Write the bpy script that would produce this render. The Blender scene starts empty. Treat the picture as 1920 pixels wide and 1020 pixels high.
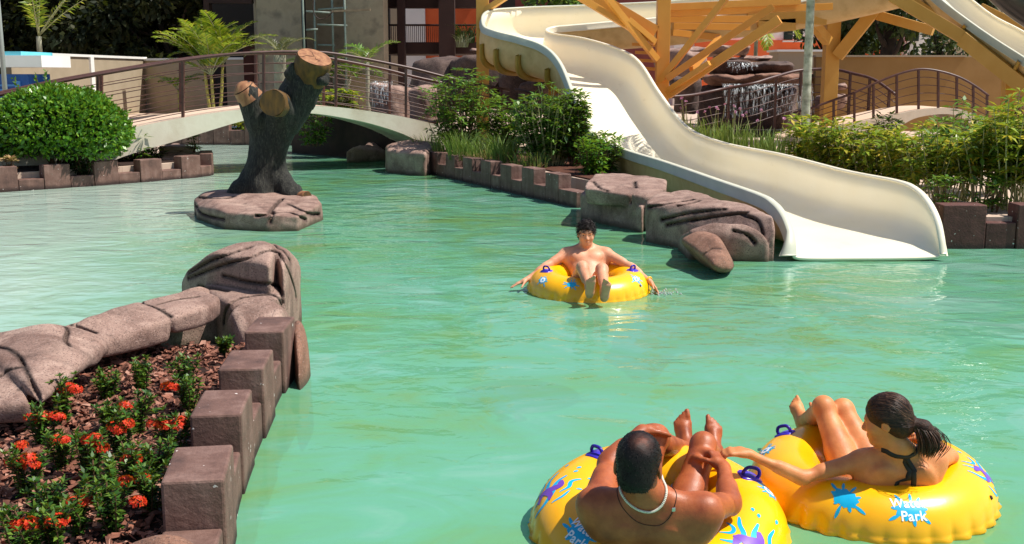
import bpy, bmesh, math, random
import numpy as np
from mathutils import Vector, Matrix
from mathutils.bvhtree import BVHTree
R_ = math.radians
def V3(*a): return np.array(a, float)
rng = random.Random(7)
SC = bpy.context.scene
COL = SC.collection

# ------------------------------------------------------------------ camera
FPX, CAMH, PITCH = 2100.0, 2.03, R_(10.07)
CP, SP = math.cos(PITCH), math.sin(PITCH)
def ray(px, py):
    a = (510 - py) / FPX
    return Vector(((px - 960) / FPX, CP + a * SP, -SP + a * CP))
def P(px, py, Y):                     # point seen at a pixel, at depth Y
    d = ray(px, py); t = Y / d.y
    return Vector((d.x * t, Y, CAMH + d.z * t))
def G(px, py, z=0.0):                 # point seen at a pixel, at height z
    d = ray(px, py); t = (z - CAMH) / d.z
    return Vector((d.x * t, d.y * t, z))
cam = bpy.data.objects.new('camera', bpy.data.cameras.new('camera'))
COL.objects.link(cam); SC.camera = cam
cam.location = (0, 0, CAMH); cam.rotation_euler = (R_(90) - PITCH, 0, 0)
cam.data.sensor_width = 36; cam.data.lens = 36 * FPX / 1920
cam.data.clip_start = 0.05; cam.data.clip_end = 2000

# ------------------------------------------------------------------ light
SUN_EL, SUN_AZ = R_(58), R_(-5)        # azimuth measured from +X towards +Y
w = bpy.data.worlds.new('World'); SC.world = w; w.use_nodes = True
nt = w.node_tree
bg = nt.nodes['Background']; sky = nt.nodes.new('ShaderNodeTexSky')
sky.sky_type = 'NISHITA'; sky.sun_disc = False
sky.sun_elevation = SUN_EL; sky.sun_rotation = R_(90) - SUN_AZ
nt.links.new(sky.outputs[0], bg.inputs[0]); bg.inputs[1].default_value = 0.095
sd = Vector((math.cos(SUN_EL) * math.cos(SUN_AZ), math.cos(SUN_EL) * math.sin(SUN_AZ), math.sin(SUN_EL)))
sun = bpy.data.objects.new('sun', bpy.data.lights.new('sun', 'SUN')); COL.objects.link(sun)
sun.data.energy = 5.0; sun.data.angle = R_(0.5); sun.data.color = (1, .95, .86)
sun.rotation_euler = sd.to_track_quat('Z', 'Y').to_euler()
SC.view_settings.view_transform = 'Standard'; SC.view_settings.look = 'None'
SC.view_settings.exposure = 0.38; SC.view_settings.gamma = 1
SC.render.engine = 'CYCLES'
SC.cycles.max_bounces = 8; SC.cycles.transparent_max_bounces = 12
SC.cycles.use_denoising = True
SC.cycles.caustics_reflective = False; SC.cycles.caustics_refractive = False

# ------------------------------------------------------------------ materials
def lin(c):
    if isinstance(c, str):
        c = [int(c[i:i + 2], 16) / 255 for i in (0, 2, 4)]
        c = [x / 12.92 if x <= .04045 else ((x + .055) / 1.055) ** 2.4 for x in c]
    return (c[0], c[1], c[2], 1)
class NT:
    def __init__(s, name):
        s.m = bpy.data.materials.new(name); s.m.use_nodes = True
        s.t = s.m.node_tree; s.n = s.t.nodes; s.b = s.n['Principled BSDF']; s.out = s.n['Material Output']
        s.tc = s.n.new('ShaderNodeTexCoord'); s.bumps = None
    def new(s, k, **kw):
        n = s.n.new(k)
        for a, b in kw.items(): setattr(n, a, b)
        return n
    def L(s, a, b): s.t.links.new(a, b)
    def map(s, scale=(1, 1, 1), coord='Object', rot=(0, 0, 0)):
        m = s.new('ShaderNodeMapping'); m.inputs['Scale'].default_value = scale; m.inputs['Rotation'].default_value = rot
        s.L(s.tc.outputs[coord], m.inputs[0]); return m.outputs[0]
    def noise(s, scale, detail=4, rough=.55, vec=None, dist=0):
        n = s.new('ShaderNodeTexNoise'); n.inputs['Scale'].default_value = scale
        n.inputs['Detail'].default_value = detail; n.inputs['Roughness'].default_value = rough
        n.inputs['Distortion'].default_value = dist
        s.L(vec if vec else s.tc.outputs['Object'], n.inputs['Vector']); return n.outputs[0]
    def ramp(s, fac, stops):
        r = s.new('ShaderNodeValToRGB'); e = r.color_ramp.elements
        while len(e) < len(stops): e.new(.5)
        for q, (p, c) in zip(e, stops): q.position = p; q.color = lin(c)
        s.L(fac, r.inputs[0]); return r.outputs[0]
    def mix(s, fac, a, b, mode='MIX'):
        m = s.new('ShaderNodeMix', data_type='RGBA', blend_type=mode)
        for v, i in ((fac, 0), (a, 6), (b, 7)):
            if hasattr(v, 'links'): s.L(v, m.inputs[i])
            elif i == 0: m.inputs[0].default_value = v
            else: m.inputs[i].default_value = lin(v)
        return m.outputs[2]
    def math(s, op, a, b=0):
        m = s.new('ShaderNodeMath', operation=op)
        for v, i in ((a, 0), (b, 1)):
            if hasattr(v, 'links'): s.L(v, m.inputs[i])
            else: m.inputs[i].default_value = v
        return m.outputs[0]
    def bump(s, h, strength=.3, dist=.02):
        b = s.new('ShaderNodeBump'); b.inputs['Strength'].default_value = strength; b.inputs['Distance'].default_value = dist
        s.L(h, b.inputs['Height'])
        if s.bumps: s.L(s.bumps, b.inputs['Normal'])
        s.bumps = b.outputs[0]; s.L(s.bumps, s.b.inputs['Normal'])
    def set(s, **kw):
        for k, v in kw.items():
            i = s.b.inputs[k.replace('_', ' ')]
            if hasattr(v, 'links'): s.L(v, i)
            else: i.default_value = lin(v) if 'olor' in k else v
        return s
def mk(name, c1, c2=None, rough=.7, scale=3.0, detail=5, bump=0, bscale=30, bdist=.01, spec=.4, metal=0, c3=None, fine=None):
    n = NT(name)
    c2 = c2 or c1
    stops = [(.3, c1), (.7, c2)] if c3 is None else [(.28, c1), (.5, c2), (.72, c3)]
    col = n.ramp(n.noise(scale, detail), stops)
    if fine:                                       # (scale, dark colour, amount)
        f = n.ramp(n.noise(fine[0], 2), [(.35, (1, 1, 1)), (.36 + .25, (0, 0, 0))])
        col = n.mix(n.math('MULTIPLY', f, fine[2]), col, fine[1])
    n.set(Base_Color=col, Roughness=rough, Metallic=metal)
    n.b.inputs['Specular IOR Level'].default_value = spec
    if bump: n.bump(n.noise(bscale, 4, .6), bump, bdist)
    return n.m
def leafmat(name, c1, c2, c3, trans=.35, rough=.45, spec=.4):
    n = NT(name)
    g = n.new('ShaderNodeNewGeometry')
    col = n.ramp(g.outputs['Random Per Island'], [(0, c1), (.55, c2), (1, c3)])
    n.set(Base_Color=col, Roughness=rough); n.b.inputs['Specular IOR Level'].default_value = spec
    tr = n.new('ShaderNodeBsdfTranslucent'); mx = n.new('ShaderNodeMixShader'); mx.inputs[0].default_value = trans
    c = n.mix(.5, col, (.45, .6, .05), 'MULTIPLY'); c = n.mix(.6, col, (.25, .32, .02))
    n.L(c, tr.inputs[0]); n.L(n.b.outputs[0], mx.inputs[1]); n.L(tr.outputs[0], mx.inputs[2]); n.L(mx.outputs[0], n.out.inputs[0])
    return n.m

# ------------------------------------------------------------------ objects
WL = {}                                            # world location of every Empty/thing we make
def link(o, parent=None):
    COL.objects.link(o)
    if parent: o.parent = parent
    return o
def tag(o, label=None, cat=None, group=None, kind=None):
    if label: o['label'] = label
    if cat: o['category'] = cat
    if group: o['group'] = group
    if kind: o['kind'] = kind
    return o
def thing(name, label, cat, loc, group=None):
    o = bpy.data.objects.new(name, None); link(o); o.empty_display_size = .1
    o.location = loc; WL[o.name] = Vector(loc)
    return tag(o, label, cat, group)
class MB:
    def __init__(s): s.V = []; s.F = []; s.M = []
    def add(s, V, F, m=0):
        o = len(s.V); s.V += [tuple(v) for v in V]; s.F += [tuple(i + o for i in f) for f in F]; s.M += [m] * len(F)
    def box(s, c, size, rot=None, m=0, taper=1.0):
        x, y, z = [q / 2 for q in size]; c = Vector(c)
        vs = [Vector((sx * x * (taper if sz > 0 else 1), sy * y * (taper if sz > 0 else 1), sz * z)) for sz in (-1, 1) for sx, sy in ((-1, -1), (1, -1), (1, 1), (-1, 1))]
        if rot is not None:
            M = rot if isinstance(rot, Matrix) else Matrix.Rotation(rot, 3, 'Z')
            vs = [M @ v for v in vs]
        s.add([v + c for v in vs], [(3, 2, 1, 0), (4, 5, 6, 7), (0, 1, 5, 4), (1, 2, 6, 5), (2, 3, 7, 6), (3, 0, 4, 7)], m)
    def bar(s, a, b, w, h=None, m=0, up=(0, 0, 1)):     # rectangular bar from a to b
        a, b = Vector(a), Vector(b); h = h or w; d = (b - a); L = d.length; d.normalize()
        r = d.cross(Vector(up))
        if r.length < 1e-4: r = d.cross(Vector((0, 1, 0)))
        r.normalize(); u = r.cross(d)
        vs = [p + r * (i * w / 2) + u * (j * h / 2) for p in (a, b) for i, j in ((-1, -1), (1, -1), (1, 1), (-1, 1))]
        s.add(vs, [(3, 2, 1, 0), (4, 5, 6, 7), (0, 1, 5, 4), (1, 2, 6, 5), (2, 3, 7, 6), (3, 0, 4, 7)], m)
    def tube(s, pts, r, n=8, m=0, caps=True, ref=None):
        pts = [Vector(p) for p in pts]; rs = r if hasattr(r, '__len__') else [r] * len(pts)
        V, F = [], []; prev = ref
        for i, p in enumerate(pts):
            d = (pts[min(i + 1, len(pts) - 1)] - pts[max(i - 1, 0)]).normalized()
            if prev is None: prev = d.cross(Vector((0.13, .2, 1))) if abs(d.z) < .95 else d.cross(Vector((1, 0.1, 0)))
            u = (prev - d * prev.dot(d)).normalized(); prev = u; v = d.cross(u)
            for k in range(n):
                a = 2 * math.pi * k / n
                V.append(p + (u * math.cos(a) + v * math.sin(a)) * rs[i])
        for i in range(len(pts) - 1):
            for k in range(n):
                F.append((i * n + k, i * n + (k + 1) % n, (i + 1) * n + (k + 1) % n, (i + 1) * n + k))
        if caps: F += [tuple(range(n - 1, -1, -1)), tuple((len(pts) - 1) * n + k for k in range(n))]
        s.add(V, F, m)
    def prism(s, poly, z0, z1, m=0):                    # vertical prism from a plan polygon (CCW)
        n = len(poly)
        V = [(p[0], p[1], z0) for p in poly] + [(p[0], p[1], z1) for p in poly]
        s.add(V, [tuple(range(n - 1, -1, -1)), tuple(range(n, 2 * n))] + [(i, (i + 1) % n, n + (i + 1) % n, n + i) for i in range(n)], m)
    def build(s, name, mat, parent=None, smooth=False, bevel=0, origin=None):
        return mesh_obj(name, s.V, s.F, mat, parent, smooth, bevel, s.M, origin)
def mesh_obj(name, V, F, mat, parent=None, smooth=False, bevel=0, M=None, origin=None):
    V = np.asarray([tuple(v) for v in V] if not isinstance(V, np.ndarray) else V, dtype=np.float64)
    if parent is not None: org = np.array(WL[parent.name])
    elif origin is not None: org = np.array(origin, float)
    else: org = np.array([(V[:, 0].min() + V[:, 0].max()) / 2, (V[:, 1].min() + V[:, 1].max()) / 2, V[:, 2].min()])
    me = bpy.data.meshes.new(name)
    if isinstance(F, np.ndarray):
        k = F.shape[1]; me.vertices.add(len(V)); me.vertices.foreach_set('co', (V - org).astype(np.float32).ravel())
        me.loops.add(F.size); me.loops.foreach_set('vertex_index', F.astype(np.int32).ravel())
        me.polygons.add(len(F)); me.polygons.foreach_set('loop_start', np.arange(0, F.size, k, dtype=np.int32))
        me.update(calc_edges=True); me.validate()
    else:
        me.from_pydata([tuple(v) for v in (V - org)], [], F); me.update()
    for m in (mat if isinstance(mat, (list, tuple)) else [mat]): me.materials.append(m)
    if M is not None and max(M, default=0) > 0: me.polygons.foreach_set('material_index', M)
    if smooth: me.polygons.foreach_set('use_smooth', [True] * len(me.polygons))
    o = bpy.data.objects.new(name, me); link(o, parent)
    o.location = (0, 0, 0) if parent is not None else tuple(org)
    WL[o.name] = Vector(org)
    if bevel:
        b = o.modifiers.new('bevel', 'BEVEL'); b.width = bevel; b.segments = 2; b.limit_method = 'ANGLE'; b.angle_limit = R_(40)
    return o
def smoothpath(pts, n):
    """Catmull-Rom through pts (any dimension), n samples"""
    A = np.array([tuple(p) for p in pts], float); A = np.vstack([2 * A[0] - A[1], A, 2 * A[-1] - A[-2]])
    k = len(pts) - 1; out = []
    for i in range(n):
        t = i / (n - 1) * k; j = min(int(t), k - 1); u = t - j
        a, b, c, d = A[j:j + 4]
        out.append(.5 * ((2 * b) + (-a + c) * u + (2 * a - 5 * b + 4 * c - d) * u * u + (-a + 3 * b - 3 * c + d) * u ** 3))
    return np.array(out)

# ------------------------------------------------------------------ signed-distance sculpting
def nz(Pp, scale, seed, oct=3):
    r = np.random.RandomState(seed); out = 0
    for o in range(oct):
        for q in range(4):
            k = r.normal(size=3); k /= np.linalg.norm(k); k *= scale * 2 ** o * r.uniform(.7, 1.3)
            out = out + np.sin(Pp[0] * k[0] + Pp[1] * k[1] + Pp[2] * k[2] + r.uniform(0, 6.28)) / 2 ** o * .5
    return out / 2
class SDF:
    def __init__(s): s.p = []; s.lo = []; s.hi = []
    def _b(s, lo, hi, sub):
        if not sub: s.lo.append(lo); s.hi.append(hi)
    def cap(s, a, b, ra, rb=None, k=.03, flat=None, sub=False):
        a, b = np.array(a, float), np.array(b, float); rb = ra if rb is None else rb
        R = max(ra, rb); lo, hi = np.minimum(a, b) - R, np.maximum(a, b) + R
        s._b(lo, hi, sub); s.p.append(('c', a, b, ra, rb, k, flat, sub, lo, hi)); return s
    def chain(s, pts, rs, k=.02, **kw):
        for i in range(len(pts) - 1): s.cap(pts[i], pts[i + 1], rs[i], rs[i + 1], k if i else kw.get('k0', k), kw.get('flat'), kw.get('sub', False))
        return s
    def ell(s, c, r, rot=None, k=.03, sub=False):
        c = np.array(c, float); r = np.array(r, float); R = r.max(); rot = np.eye(3) if rot is None else np.array(rot, float)
        ext = np.abs(rot) @ r
        lo, hi = c - ext, c + ext; s._b(lo, hi, sub); s.p.append(('e', c, r, rot, k, sub, lo, hi)); return s
    def hull(s, pts, rnd=.05, k=.02, noise=None):
        bm = bmesh.new(); vs = [bm.verts.new(tuple(p)) for p in pts]
        bmesh.ops.convex_hull(bm, input=vs); bm.normal_update()
        c = Vector((0, 0, 0))
        for p in pts: c += Vector(p)
        c /= len(pts)
        pl = []
        for f in bm.faces:
            n = f.normal; q = f.verts[0].co
            if (q - c).dot(n) < 0: n = -n
            t = np.array(tuple(n) + (n.dot(q),))
            if not any(np.abs(t - u).max() < .02 for u in pl): pl.append(t)
        bm.free()
        A = np.array([tuple(p) for p in pts]); lo, hi = A.min(0), A.max(0)
        s._b(lo, hi, False); s.p.append(('h', pl, rnd, k, noise, lo, hi)); return s
    def grid(s, res, pad=.05, noise=None):
        lo = np.min(s.lo, 0) - pad; hi = np.max(s.hi, 0) + pad
        n = np.ceil((hi - lo) / res).astype(int) + 1
        s.o, s.res, s.n = lo, res, n
        F = np.full(n, .3, np.float32)
        ax = [lo[i] + np.arange(n[i]) * res for i in range(3)]
        for p in s.p:
            k = p[5] if p[0] == 'c' else p[4] if p[0] == 'e' else p[3]
            L, H = p[-2], p[-1]; m = k + res * 4 + (.02 if p[0] != 'h' else .1)
            i0 = np.maximum(np.floor((L - m - lo) / res).astype(int), 0); i1 = np.minimum(np.ceil((H + m - lo) / res).astype(int) + 1, n)
            if (i1 <= i0).any(): continue
            sl = tuple(slice(a, b) for a, b in zip(i0, i1))
            X = ax[0][sl[0]][:, None, None].astype(np.float32); Y = ax[1][sl[1]][None, :, None].astype(np.float32); Z = ax[2][sl[2]][None, None, :].astype(np.float32)
            sub = False
            if p[0] == 'c':
                _, a, b, ra, rb, k, flat, sub = p[:8]
                if flat is not None:
                    fn, fs = np.array(flat[0], float), flat[1]; fn = fn / np.linalg.norm(fn)
                    q = (X - a[0]) * fn[0] + (Y - a[1]) * fn[1] + (Z - a[2]) * fn[2]; g = 1 / fs - 1
                    dx, dy, dz = X - a[0] + q * fn[0] * g, Y - a[1] + q * fn[1] * g, Z - a[2] + q * fn[2] * g
                    ba = b - a; ba = ba + fn * ba.dot(fn) * g
                else: dx, dy, dz = X - a[0], Y - a[1], Z - a[2]; ba = b - a
                bb = max(ba.dot(ba), 1e-9)
                h = np.clip((dx * ba[0] + dy * ba[1] + dz * ba[2]) / bb, 0, 1)
                d = np.sqrt((dx - ba[0] * h) ** 2 + (dy - ba[1] * h) ** 2 + (dz - ba[2] * h) ** 2) - (ra + (rb - ra) * h)
            elif p[0] == 'e':
                _, c, r, rot, k, sub = p[:6]
                dx, dy, dz = X - c[0], Y - c[1], Z - c[2]
                u = [(dx * rot[0][i] + dy * rot[1][i] + dz * rot[2][i]) for i in range(3)]
                k0 = np.sqrt(sum((u[i] / r[i]) ** 2 for i in range(3))); k1 = np.sqrt(sum((u[i] / r[i] ** 2) ** 2 for i in range(3))) + 1e-6
                d = k0 * (k0 - 1) / k1
            else:
                _, pl, rnd, k, noi = p[:5]
                d = None
                for t in pl:
                    e = X * t[0] + Y * t[1] + Z * t[2] - t[3]
                    if d is None: d = e
                    else:
                        h = np.clip(.5 + .5 * (e - d) / rnd, 0, 1); d = d + (e - d) * h + rnd * h * (1 - h)
                if noi: d = d + nz((X, Y, Z), noi[0], noi[2]) * noi[1]
            f = F[sl]
            if sub:
                h = np.clip(.5 - .5 * (f + d) / k, 0, 1); F[sl] = f + (-d - f) * h + k * h * (1 - h)
            else:
                h = np.clip(.5 + .5 * (f - d) / k, 0, 1); F[sl] = f + (d - f) * h - k * h * (1 - h)
        s.F = F; s.ax = ax
        return s
    def coords(s):
        return (s.ax[0][:, None, None].astype(np.float32), s.ax[1][None, :, None].astype(np.float32), s.ax[2][None, None, :].astype(np.float32))
    def mesh(s, F=None): return surfnet(s.F if F is None else F, s.o, s.res)
def surfnet(F, o, res):
    S = F < 0; n = np.array(F.shape)
    c = np.zeros(n - 1, np.int8)
    for dx in (0, 1):
        for dy in (0, 1):
            for dz in (0, 1): c += S[dx:n[0] - 1 + dx, dy:n[1] - 1 + dy, dz:n[2] - 1 + dz]
    act = (c > 0) & (c < 8); idx = np.argwhere(act)
    vid = np.full(n - 1, -1, np.int32); vid[act] = np.arange(len(idx))
    acc = np.zeros((len(idx), 3)); cnt = np.zeros(len(idx))
    cor = [(a, b, d) for a in (0, 1) for b in (0, 1) for d in (0, 1)]
    val = {q: F[idx[:, 0] + q[0], idx[:, 1] + q[1], idx[:, 2] + q[2]] for q in cor}
    for a in cor:
        for ax in range(3):
            if a[ax]: continue
            b = list(a); b[ax] = 1; b = tuple(b); va, vb = val[a], val[b]; m = (va < 0) != (vb < 0)
            t = np.where(m, va / np.where(va - vb == 0, 1e-9, va - vb), 0)
            p = np.tile(np.array(a, float), (len(idx), 1)); p[:, ax] = t
            acc += p * m[:, None]; cnt += m
    V = (idx + acc / cnt[:, None]) * res + o
    Q = []
    for ax in range(3):
        u, v = (ax + 1) % 3, (ax + 2) % 3
        sl0 = [slice(None)] * 3; sl1 = [slice(None)] * 3; sl0[ax] = slice(0, n[ax] - 1); sl1[ax] = slice(1, n[ax])
        ch = S[tuple(sl0)] != S[tuple(sl1)]
        e = np.argwhere(ch); ok = (e[:, u] > 0) & (e[:, v] > 0) & (e[:, u] < n[u] - 1) & (e[:, v] < n[v] - 1); e = e[ok]
        inside = S[e[:, 0], e[:, 1], e[:, 2]]
        def cell(du, dv):
            q = e.copy(); q[:, u] += du; q[:, v] += dv; return vid[q[:, 0], q[:, 1], q[:, 2]]
        q = np.stack([cell(-1, -1), cell(0, -1), cell(0, 0), cell(-1, 0)], 1)
        q[~inside] = q[~inside][:, ::-1]; Q.append(q)
    return V, np.vstack(Q)
def relax(V, F, it=2, lam=.5):
    E = np.vstack([F[:, [0, 1]], F[:, [1, 2]], F[:, [2, 3]], F[:, [3, 0]]]); E = np.vstack([E, E[:, ::-1]])
    cnt = np.bincount(E[:, 0], minlength=len(V)).astype(float)[:, None]
    for _ in range(it):
        A = np.stack([np.bincount(E[:, 0], V[E[:, 1], i], len(V)) for i in range(3)], 1) / np.maximum(cnt, 1)
        V = V + (A - V) * lam
    return V
# ------------------------------------------------------------------ water, floor, land
def water_mat():
    n = NT('pool_water'); N = n
    v1 = n.map((1, 1.25, 1)); v2 = n.map((1, 1.5, 1), rot=(0, 0, .5)); v3 = n.map((1, 1.3, 1), rot=(0, 0, -.7))
    h = n.math('ADD', n.math('MULTIPLY', n.noise(1.5, 1.5, .45, v1, .9), 1.0), n.math('MULTIPLY', n.noise(3.6, 2, .45, v2, 1.0), .32))
    h = n.math('ADD', h, n.math('MULTIPLY', n.noise(9, 1, .4, v3, .6), .07))
    b = n.new('ShaderNodeBump'); b.inputs['Strength'].default_value = .29; b.inputs['Distance'].default_value = .085; n.L(h, b.inputs['Height'])
    df = n.new('ShaderNodeBsdfDiffuse'); big = n.noise(.35, 3, .5)
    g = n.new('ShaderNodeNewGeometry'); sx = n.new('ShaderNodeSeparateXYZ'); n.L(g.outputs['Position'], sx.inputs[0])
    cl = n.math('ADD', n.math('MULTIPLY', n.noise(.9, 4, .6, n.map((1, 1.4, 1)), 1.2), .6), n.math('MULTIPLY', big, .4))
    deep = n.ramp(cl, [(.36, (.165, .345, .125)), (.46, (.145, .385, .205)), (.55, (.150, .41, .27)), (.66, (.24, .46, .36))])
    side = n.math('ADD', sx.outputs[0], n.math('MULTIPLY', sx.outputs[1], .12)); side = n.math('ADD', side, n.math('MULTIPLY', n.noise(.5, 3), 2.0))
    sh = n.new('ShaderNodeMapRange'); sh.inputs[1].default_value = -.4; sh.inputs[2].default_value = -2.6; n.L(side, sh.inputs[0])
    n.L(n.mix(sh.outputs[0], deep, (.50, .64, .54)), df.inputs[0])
    tr = n.new('ShaderNodeBsdfTransparent'); tr.inputs[0].default_value = (.50, .93, .80, 1)
    m1 = n.new('ShaderNodeMixShader'); m1.inputs[0].default_value = .24; n.L(df.outputs[0], m1.inputs[1]); n.L(tr.outputs[0], m1.inputs[2])
    gl = n.new('ShaderNodeBsdfGlossy'); gl.inputs['Roughness'].default_value = .03; n.L(b.outputs[0], gl.inputs['Normal'])
    fr = n.new('ShaderNodeFresnel'); fr.inputs[0].default_value = 1.33; n.L(b.outputs[0], fr.inputs['Normal'])
    m2 = n.new('ShaderNodeMixShader'); n.L(n.math('MULTIPLY', fr.outputs[0], 1.0), m2.inputs[0]); n.L(m1.outputs[0], m2.inputs[1]); n.L(gl.outputs[0], m2.inputs[2])
    n.L(m2.outputs[0], n.out.inputs[0]); n.n.remove(n.b); return n.m
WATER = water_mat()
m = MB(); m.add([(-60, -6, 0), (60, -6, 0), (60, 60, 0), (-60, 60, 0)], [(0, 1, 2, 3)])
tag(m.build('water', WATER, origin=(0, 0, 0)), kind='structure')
FLOORM = mk('pool_floor_paint', (.42, .72, .60), (.52, .80, .70), .7, .6)
m = MB(); m.add([(-400, -100, -1.05), (400, -100, -1.05), (400, 600, -1.05), (-400, 600, -1.05)], [(0, 1, 2, 3)])
tag(m.build('pool_floor', FLOORM, origin=(0, 0, -1.05)), kind='structure')
def pave_mat():
    n = NT('pink_paving'); v = n.map((1.6, 1.6, 1.6)); br = n.new('ShaderNodeTexBrick'); n.L(v, br.inputs[0]); br.inputs['Scale'].default_value = 1.2
    br.inputs['Color1'].default_value = (.50, .36, .27, 1); br.inputs['Color2'].default_value = (.56, .42, .32, 1); br.inputs['Mortar'].default_value = (.36, .27, .21, 1); br.inputs['Mortar Size'].default_value = .008
    n.set(Base_Color=n.mix(.35, br.outputs[0], n.ramp(n.noise(3, 5), [(.3, (.42, .31, .24)), (.7, (.62, .48, .38))])), Roughness=.85)
    n.bump(n.noise(40, 4), .2, .01); return n.m
PAVE = pave_mat()
land = [(70, 13.12), (5.02, 13.12), (4.72, 15), (4.45, 17.3), (4.05, 19.9), (3.7, 21.6), (3.5, 22.3), (1.2, 22.0), (1.35, 20.9), (1.60, 19.6), (1.30, 17.5), (-1.74, 24.4), (-3.3, 28.2), (-4.2, 31.9), (-8.3, 32.5), (-14, 32.3), (-70, 33.2), (-70, 500), (70, 500)]
m = MB(); m.prism(land[::-1], -1.1, .36); tag(m.build('ground', PAVE, origin=(0, 0, .36)), kind='structure')
leftl = [(-70, 12), (-13, 17), (-9.02, 19.48), (-7.45, 20.95), (-6.3, 22.3), (-6.5, 23.6), (-7.4, 26), (-9.5, 29), (-70, 29.5)]
m = MB(); m.prism(leftl, -1.1, .30); tag(m.build('garden_ground', PAVE, origin=(-20, 22, .30)), kind='structure')

# ------------------------------------------------------------------ crenellated pool edging
def conc(name, a, b, c, wet='2c1712'):
    n = NT(name); st = n.math('ADD', n.math('MULTIPLY', n.noise(5, 4, .6, n.map((2.0, 2.0, .22))), .4), n.math('MULTIPLY', n.noise(4, 5, .6), .6))
    col = n.ramp(st, [(.34, a), (.5, b), (.66, c)]); col = n.mix(n.math('MULTIPLY', n.ramp(n.noise(70, 3), [(.45, (0, 0, 0)), (.7, (1, 1, 1))]), .25), col, a)
    g = n.new('ShaderNodeNewGeometry'); sx = n.new('ShaderNodeSeparateXYZ'); n.L(g.outputs['Position'], sx.inputs[0])
    zz = n.math('ADD', sx.outputs[2], n.math('MULTIPLY', n.noise(7, 4, .6), .09))
    col = n.mix(n.ramp(zz, [(.07, (1, 1, 1)), (.13, (0, 0, 0))]), col, wet)
    sp = n.ramp(n.noise(26, 2, .4), [(.735, (0, 0, 0)), (.755, (1, 1, 1))]); col = n.mix(n.math('MULTIPLY', sp, .8), col, 'e6dcd6')   # dried drips
    n.set(Base_Color=col, Roughness=.75); n.bump(n.noise(45, 6, .7), .5, .012); n.bump(n.noise(6, 4), .35, .04); return n.m
CONC = conc('stained_pink_concrete', '4a342e', '6c4e44', '86695f'); CONC_R = conc('dark_red_concrete', '42201b', '55302a', '6a4038')
def crenel(name, label, path, marks, mlen=.45, lo=.22, hi=.43, th=.235, mat=None, zb=-.4):
    """path = outer (water side) line, wall goes to the left of its direction; marks = arc positions where merlons start"""
    mat = mat or CONC; A = smoothpath(path, 160); seg = np.linalg.norm(np.diff(A, axis=0), axis=1); S_ = np.concatenate([[0], np.cumsum(seg)])
    at = lambda s: np.array([np.interp(s, S_, A[:, 0]), np.interp(s, S_, A[:, 1])])
    def fr(s):
        a, b = at(max(s - .05, 0)), at(min(s + .05, S_[-1])); d = (b - a) / np.linalg.norm(b - a); return at(s), d, np.array([-d[1], d[0]])
    mid = at(S_[-1] / 2); t = thing(name, label, 'pool edging wall', (mid[0], mid[1], zb), 'crenellated concrete edging round the planters')
    cuts = [0.0]
    for s0 in marks:
        if s0 < S_[-1] - .1: cuts += [max(s0, .0), min(s0 + mlen, S_[-1])]
    if cuts[-1] < S_[-1] - .1: cuts.append(S_[-1])
    for j, (s0, s1) in enumerate(zip(cuts, cuts[1:])):
        if s1 - s0 < .06: continue
        tall = j % 2 == 1; zt = (hi + rng.uniform(-.012, .012)) if tall else lo + rng.uniform(-.008, .008); o0 = rng.uniform(-.006, .006) + (-.008 if tall else .004)
        m = MB(); V = []; k = 4
        for i in range(k + 1):
            p, d, q = fr(s0 + .004 + (s1 - s0 - .008) * i / k)
            for o, z in ((o0, zb), (o0, zt), (th, zt), (th, zb)): V.append((p[0] + q[0] * o, p[1] + q[1] * o, z))
        m.add(V, [(4 * i + c, 4 * i + 4 + c, 4 * i + 4 + (c + 1) % 4, 4 * i + (c + 1) % 4) for i in range(k) for c in range(4)] + [(0, 1, 2, 3), (4 * k + 3, 4 * k + 2, 4 * k + 1, 4 * k)])
        m.build('merlon' if tall else 'low_block', mat, t, bevel=.012)
    return t
L_ = lambda p, q: math.hypot(p[0] - q[0], p[1] - q[1])
crenel('planter_wall', 'crenellated concrete wall beside the red flower bed in the foreground', [(-1.125, 3.80), (-1.17, 4.28), (-1.315, 5.2), (-1.40, 6.05), (-1.468, 6.95), (-1.48, 7.5)], [.482, 1.414, 2.269, 3.174], .45, .225, .42)
crenel('planter_wall', 'crenellated concrete wall under the round clipped bush on the far left', [(-14, 16.4), (-11, 18.0), (-8.87, 19.3), (-7.3, 20.75), (-6.25, 22.05), (-6.05, 22.6), (-6.3, 23.6)], [.3 + .91 * k for k in range(13)], .47, .20, .43, .24)
crenel('planter_wall', 'long crenellated concrete wall along the right bank below grass clumps', [(1.2, 17.12), (.30, 19.1), (-.85, 21.7), (-2.1, 24.4), (-2.5, 25.4)][::-1][::-1], [.12 + .905 * k for k in range(10)], .47, .24, .47, .24) if False else None
def rcren():
    p = [(1.2, 17.12), (.30, 19.1), (-.85, 21.7), (-2.1, 24.4), (-2.5, 25.4)]
    return p
crenel('planter_wall', 'long crenellated concrete wall along the right bank below the grass clumps', rcren()[::-1], [.75 + .905 * k for k in range(9)], .47, .24, .47, -.24)
crenel('planter_wall', 'dark reddish crenellated wall behind the slide exit on the right', [(4.9, 12.98), (6.5, 13.0), (9.5, 13.2)], [.12, 1.0, 1.95, 2.9], .52, .30, .52, .28, CONC_R)
crenel('planter_wall', 'distant crenellated wall seen under the left end of the footbridge', [(-4.0, 31.6), (-8.3, 32.3), (-14, 32.1), (-20, 32)][::-1], [.4 + .92 * k for k in range(16)], .47, .42, .66, .24)

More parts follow.
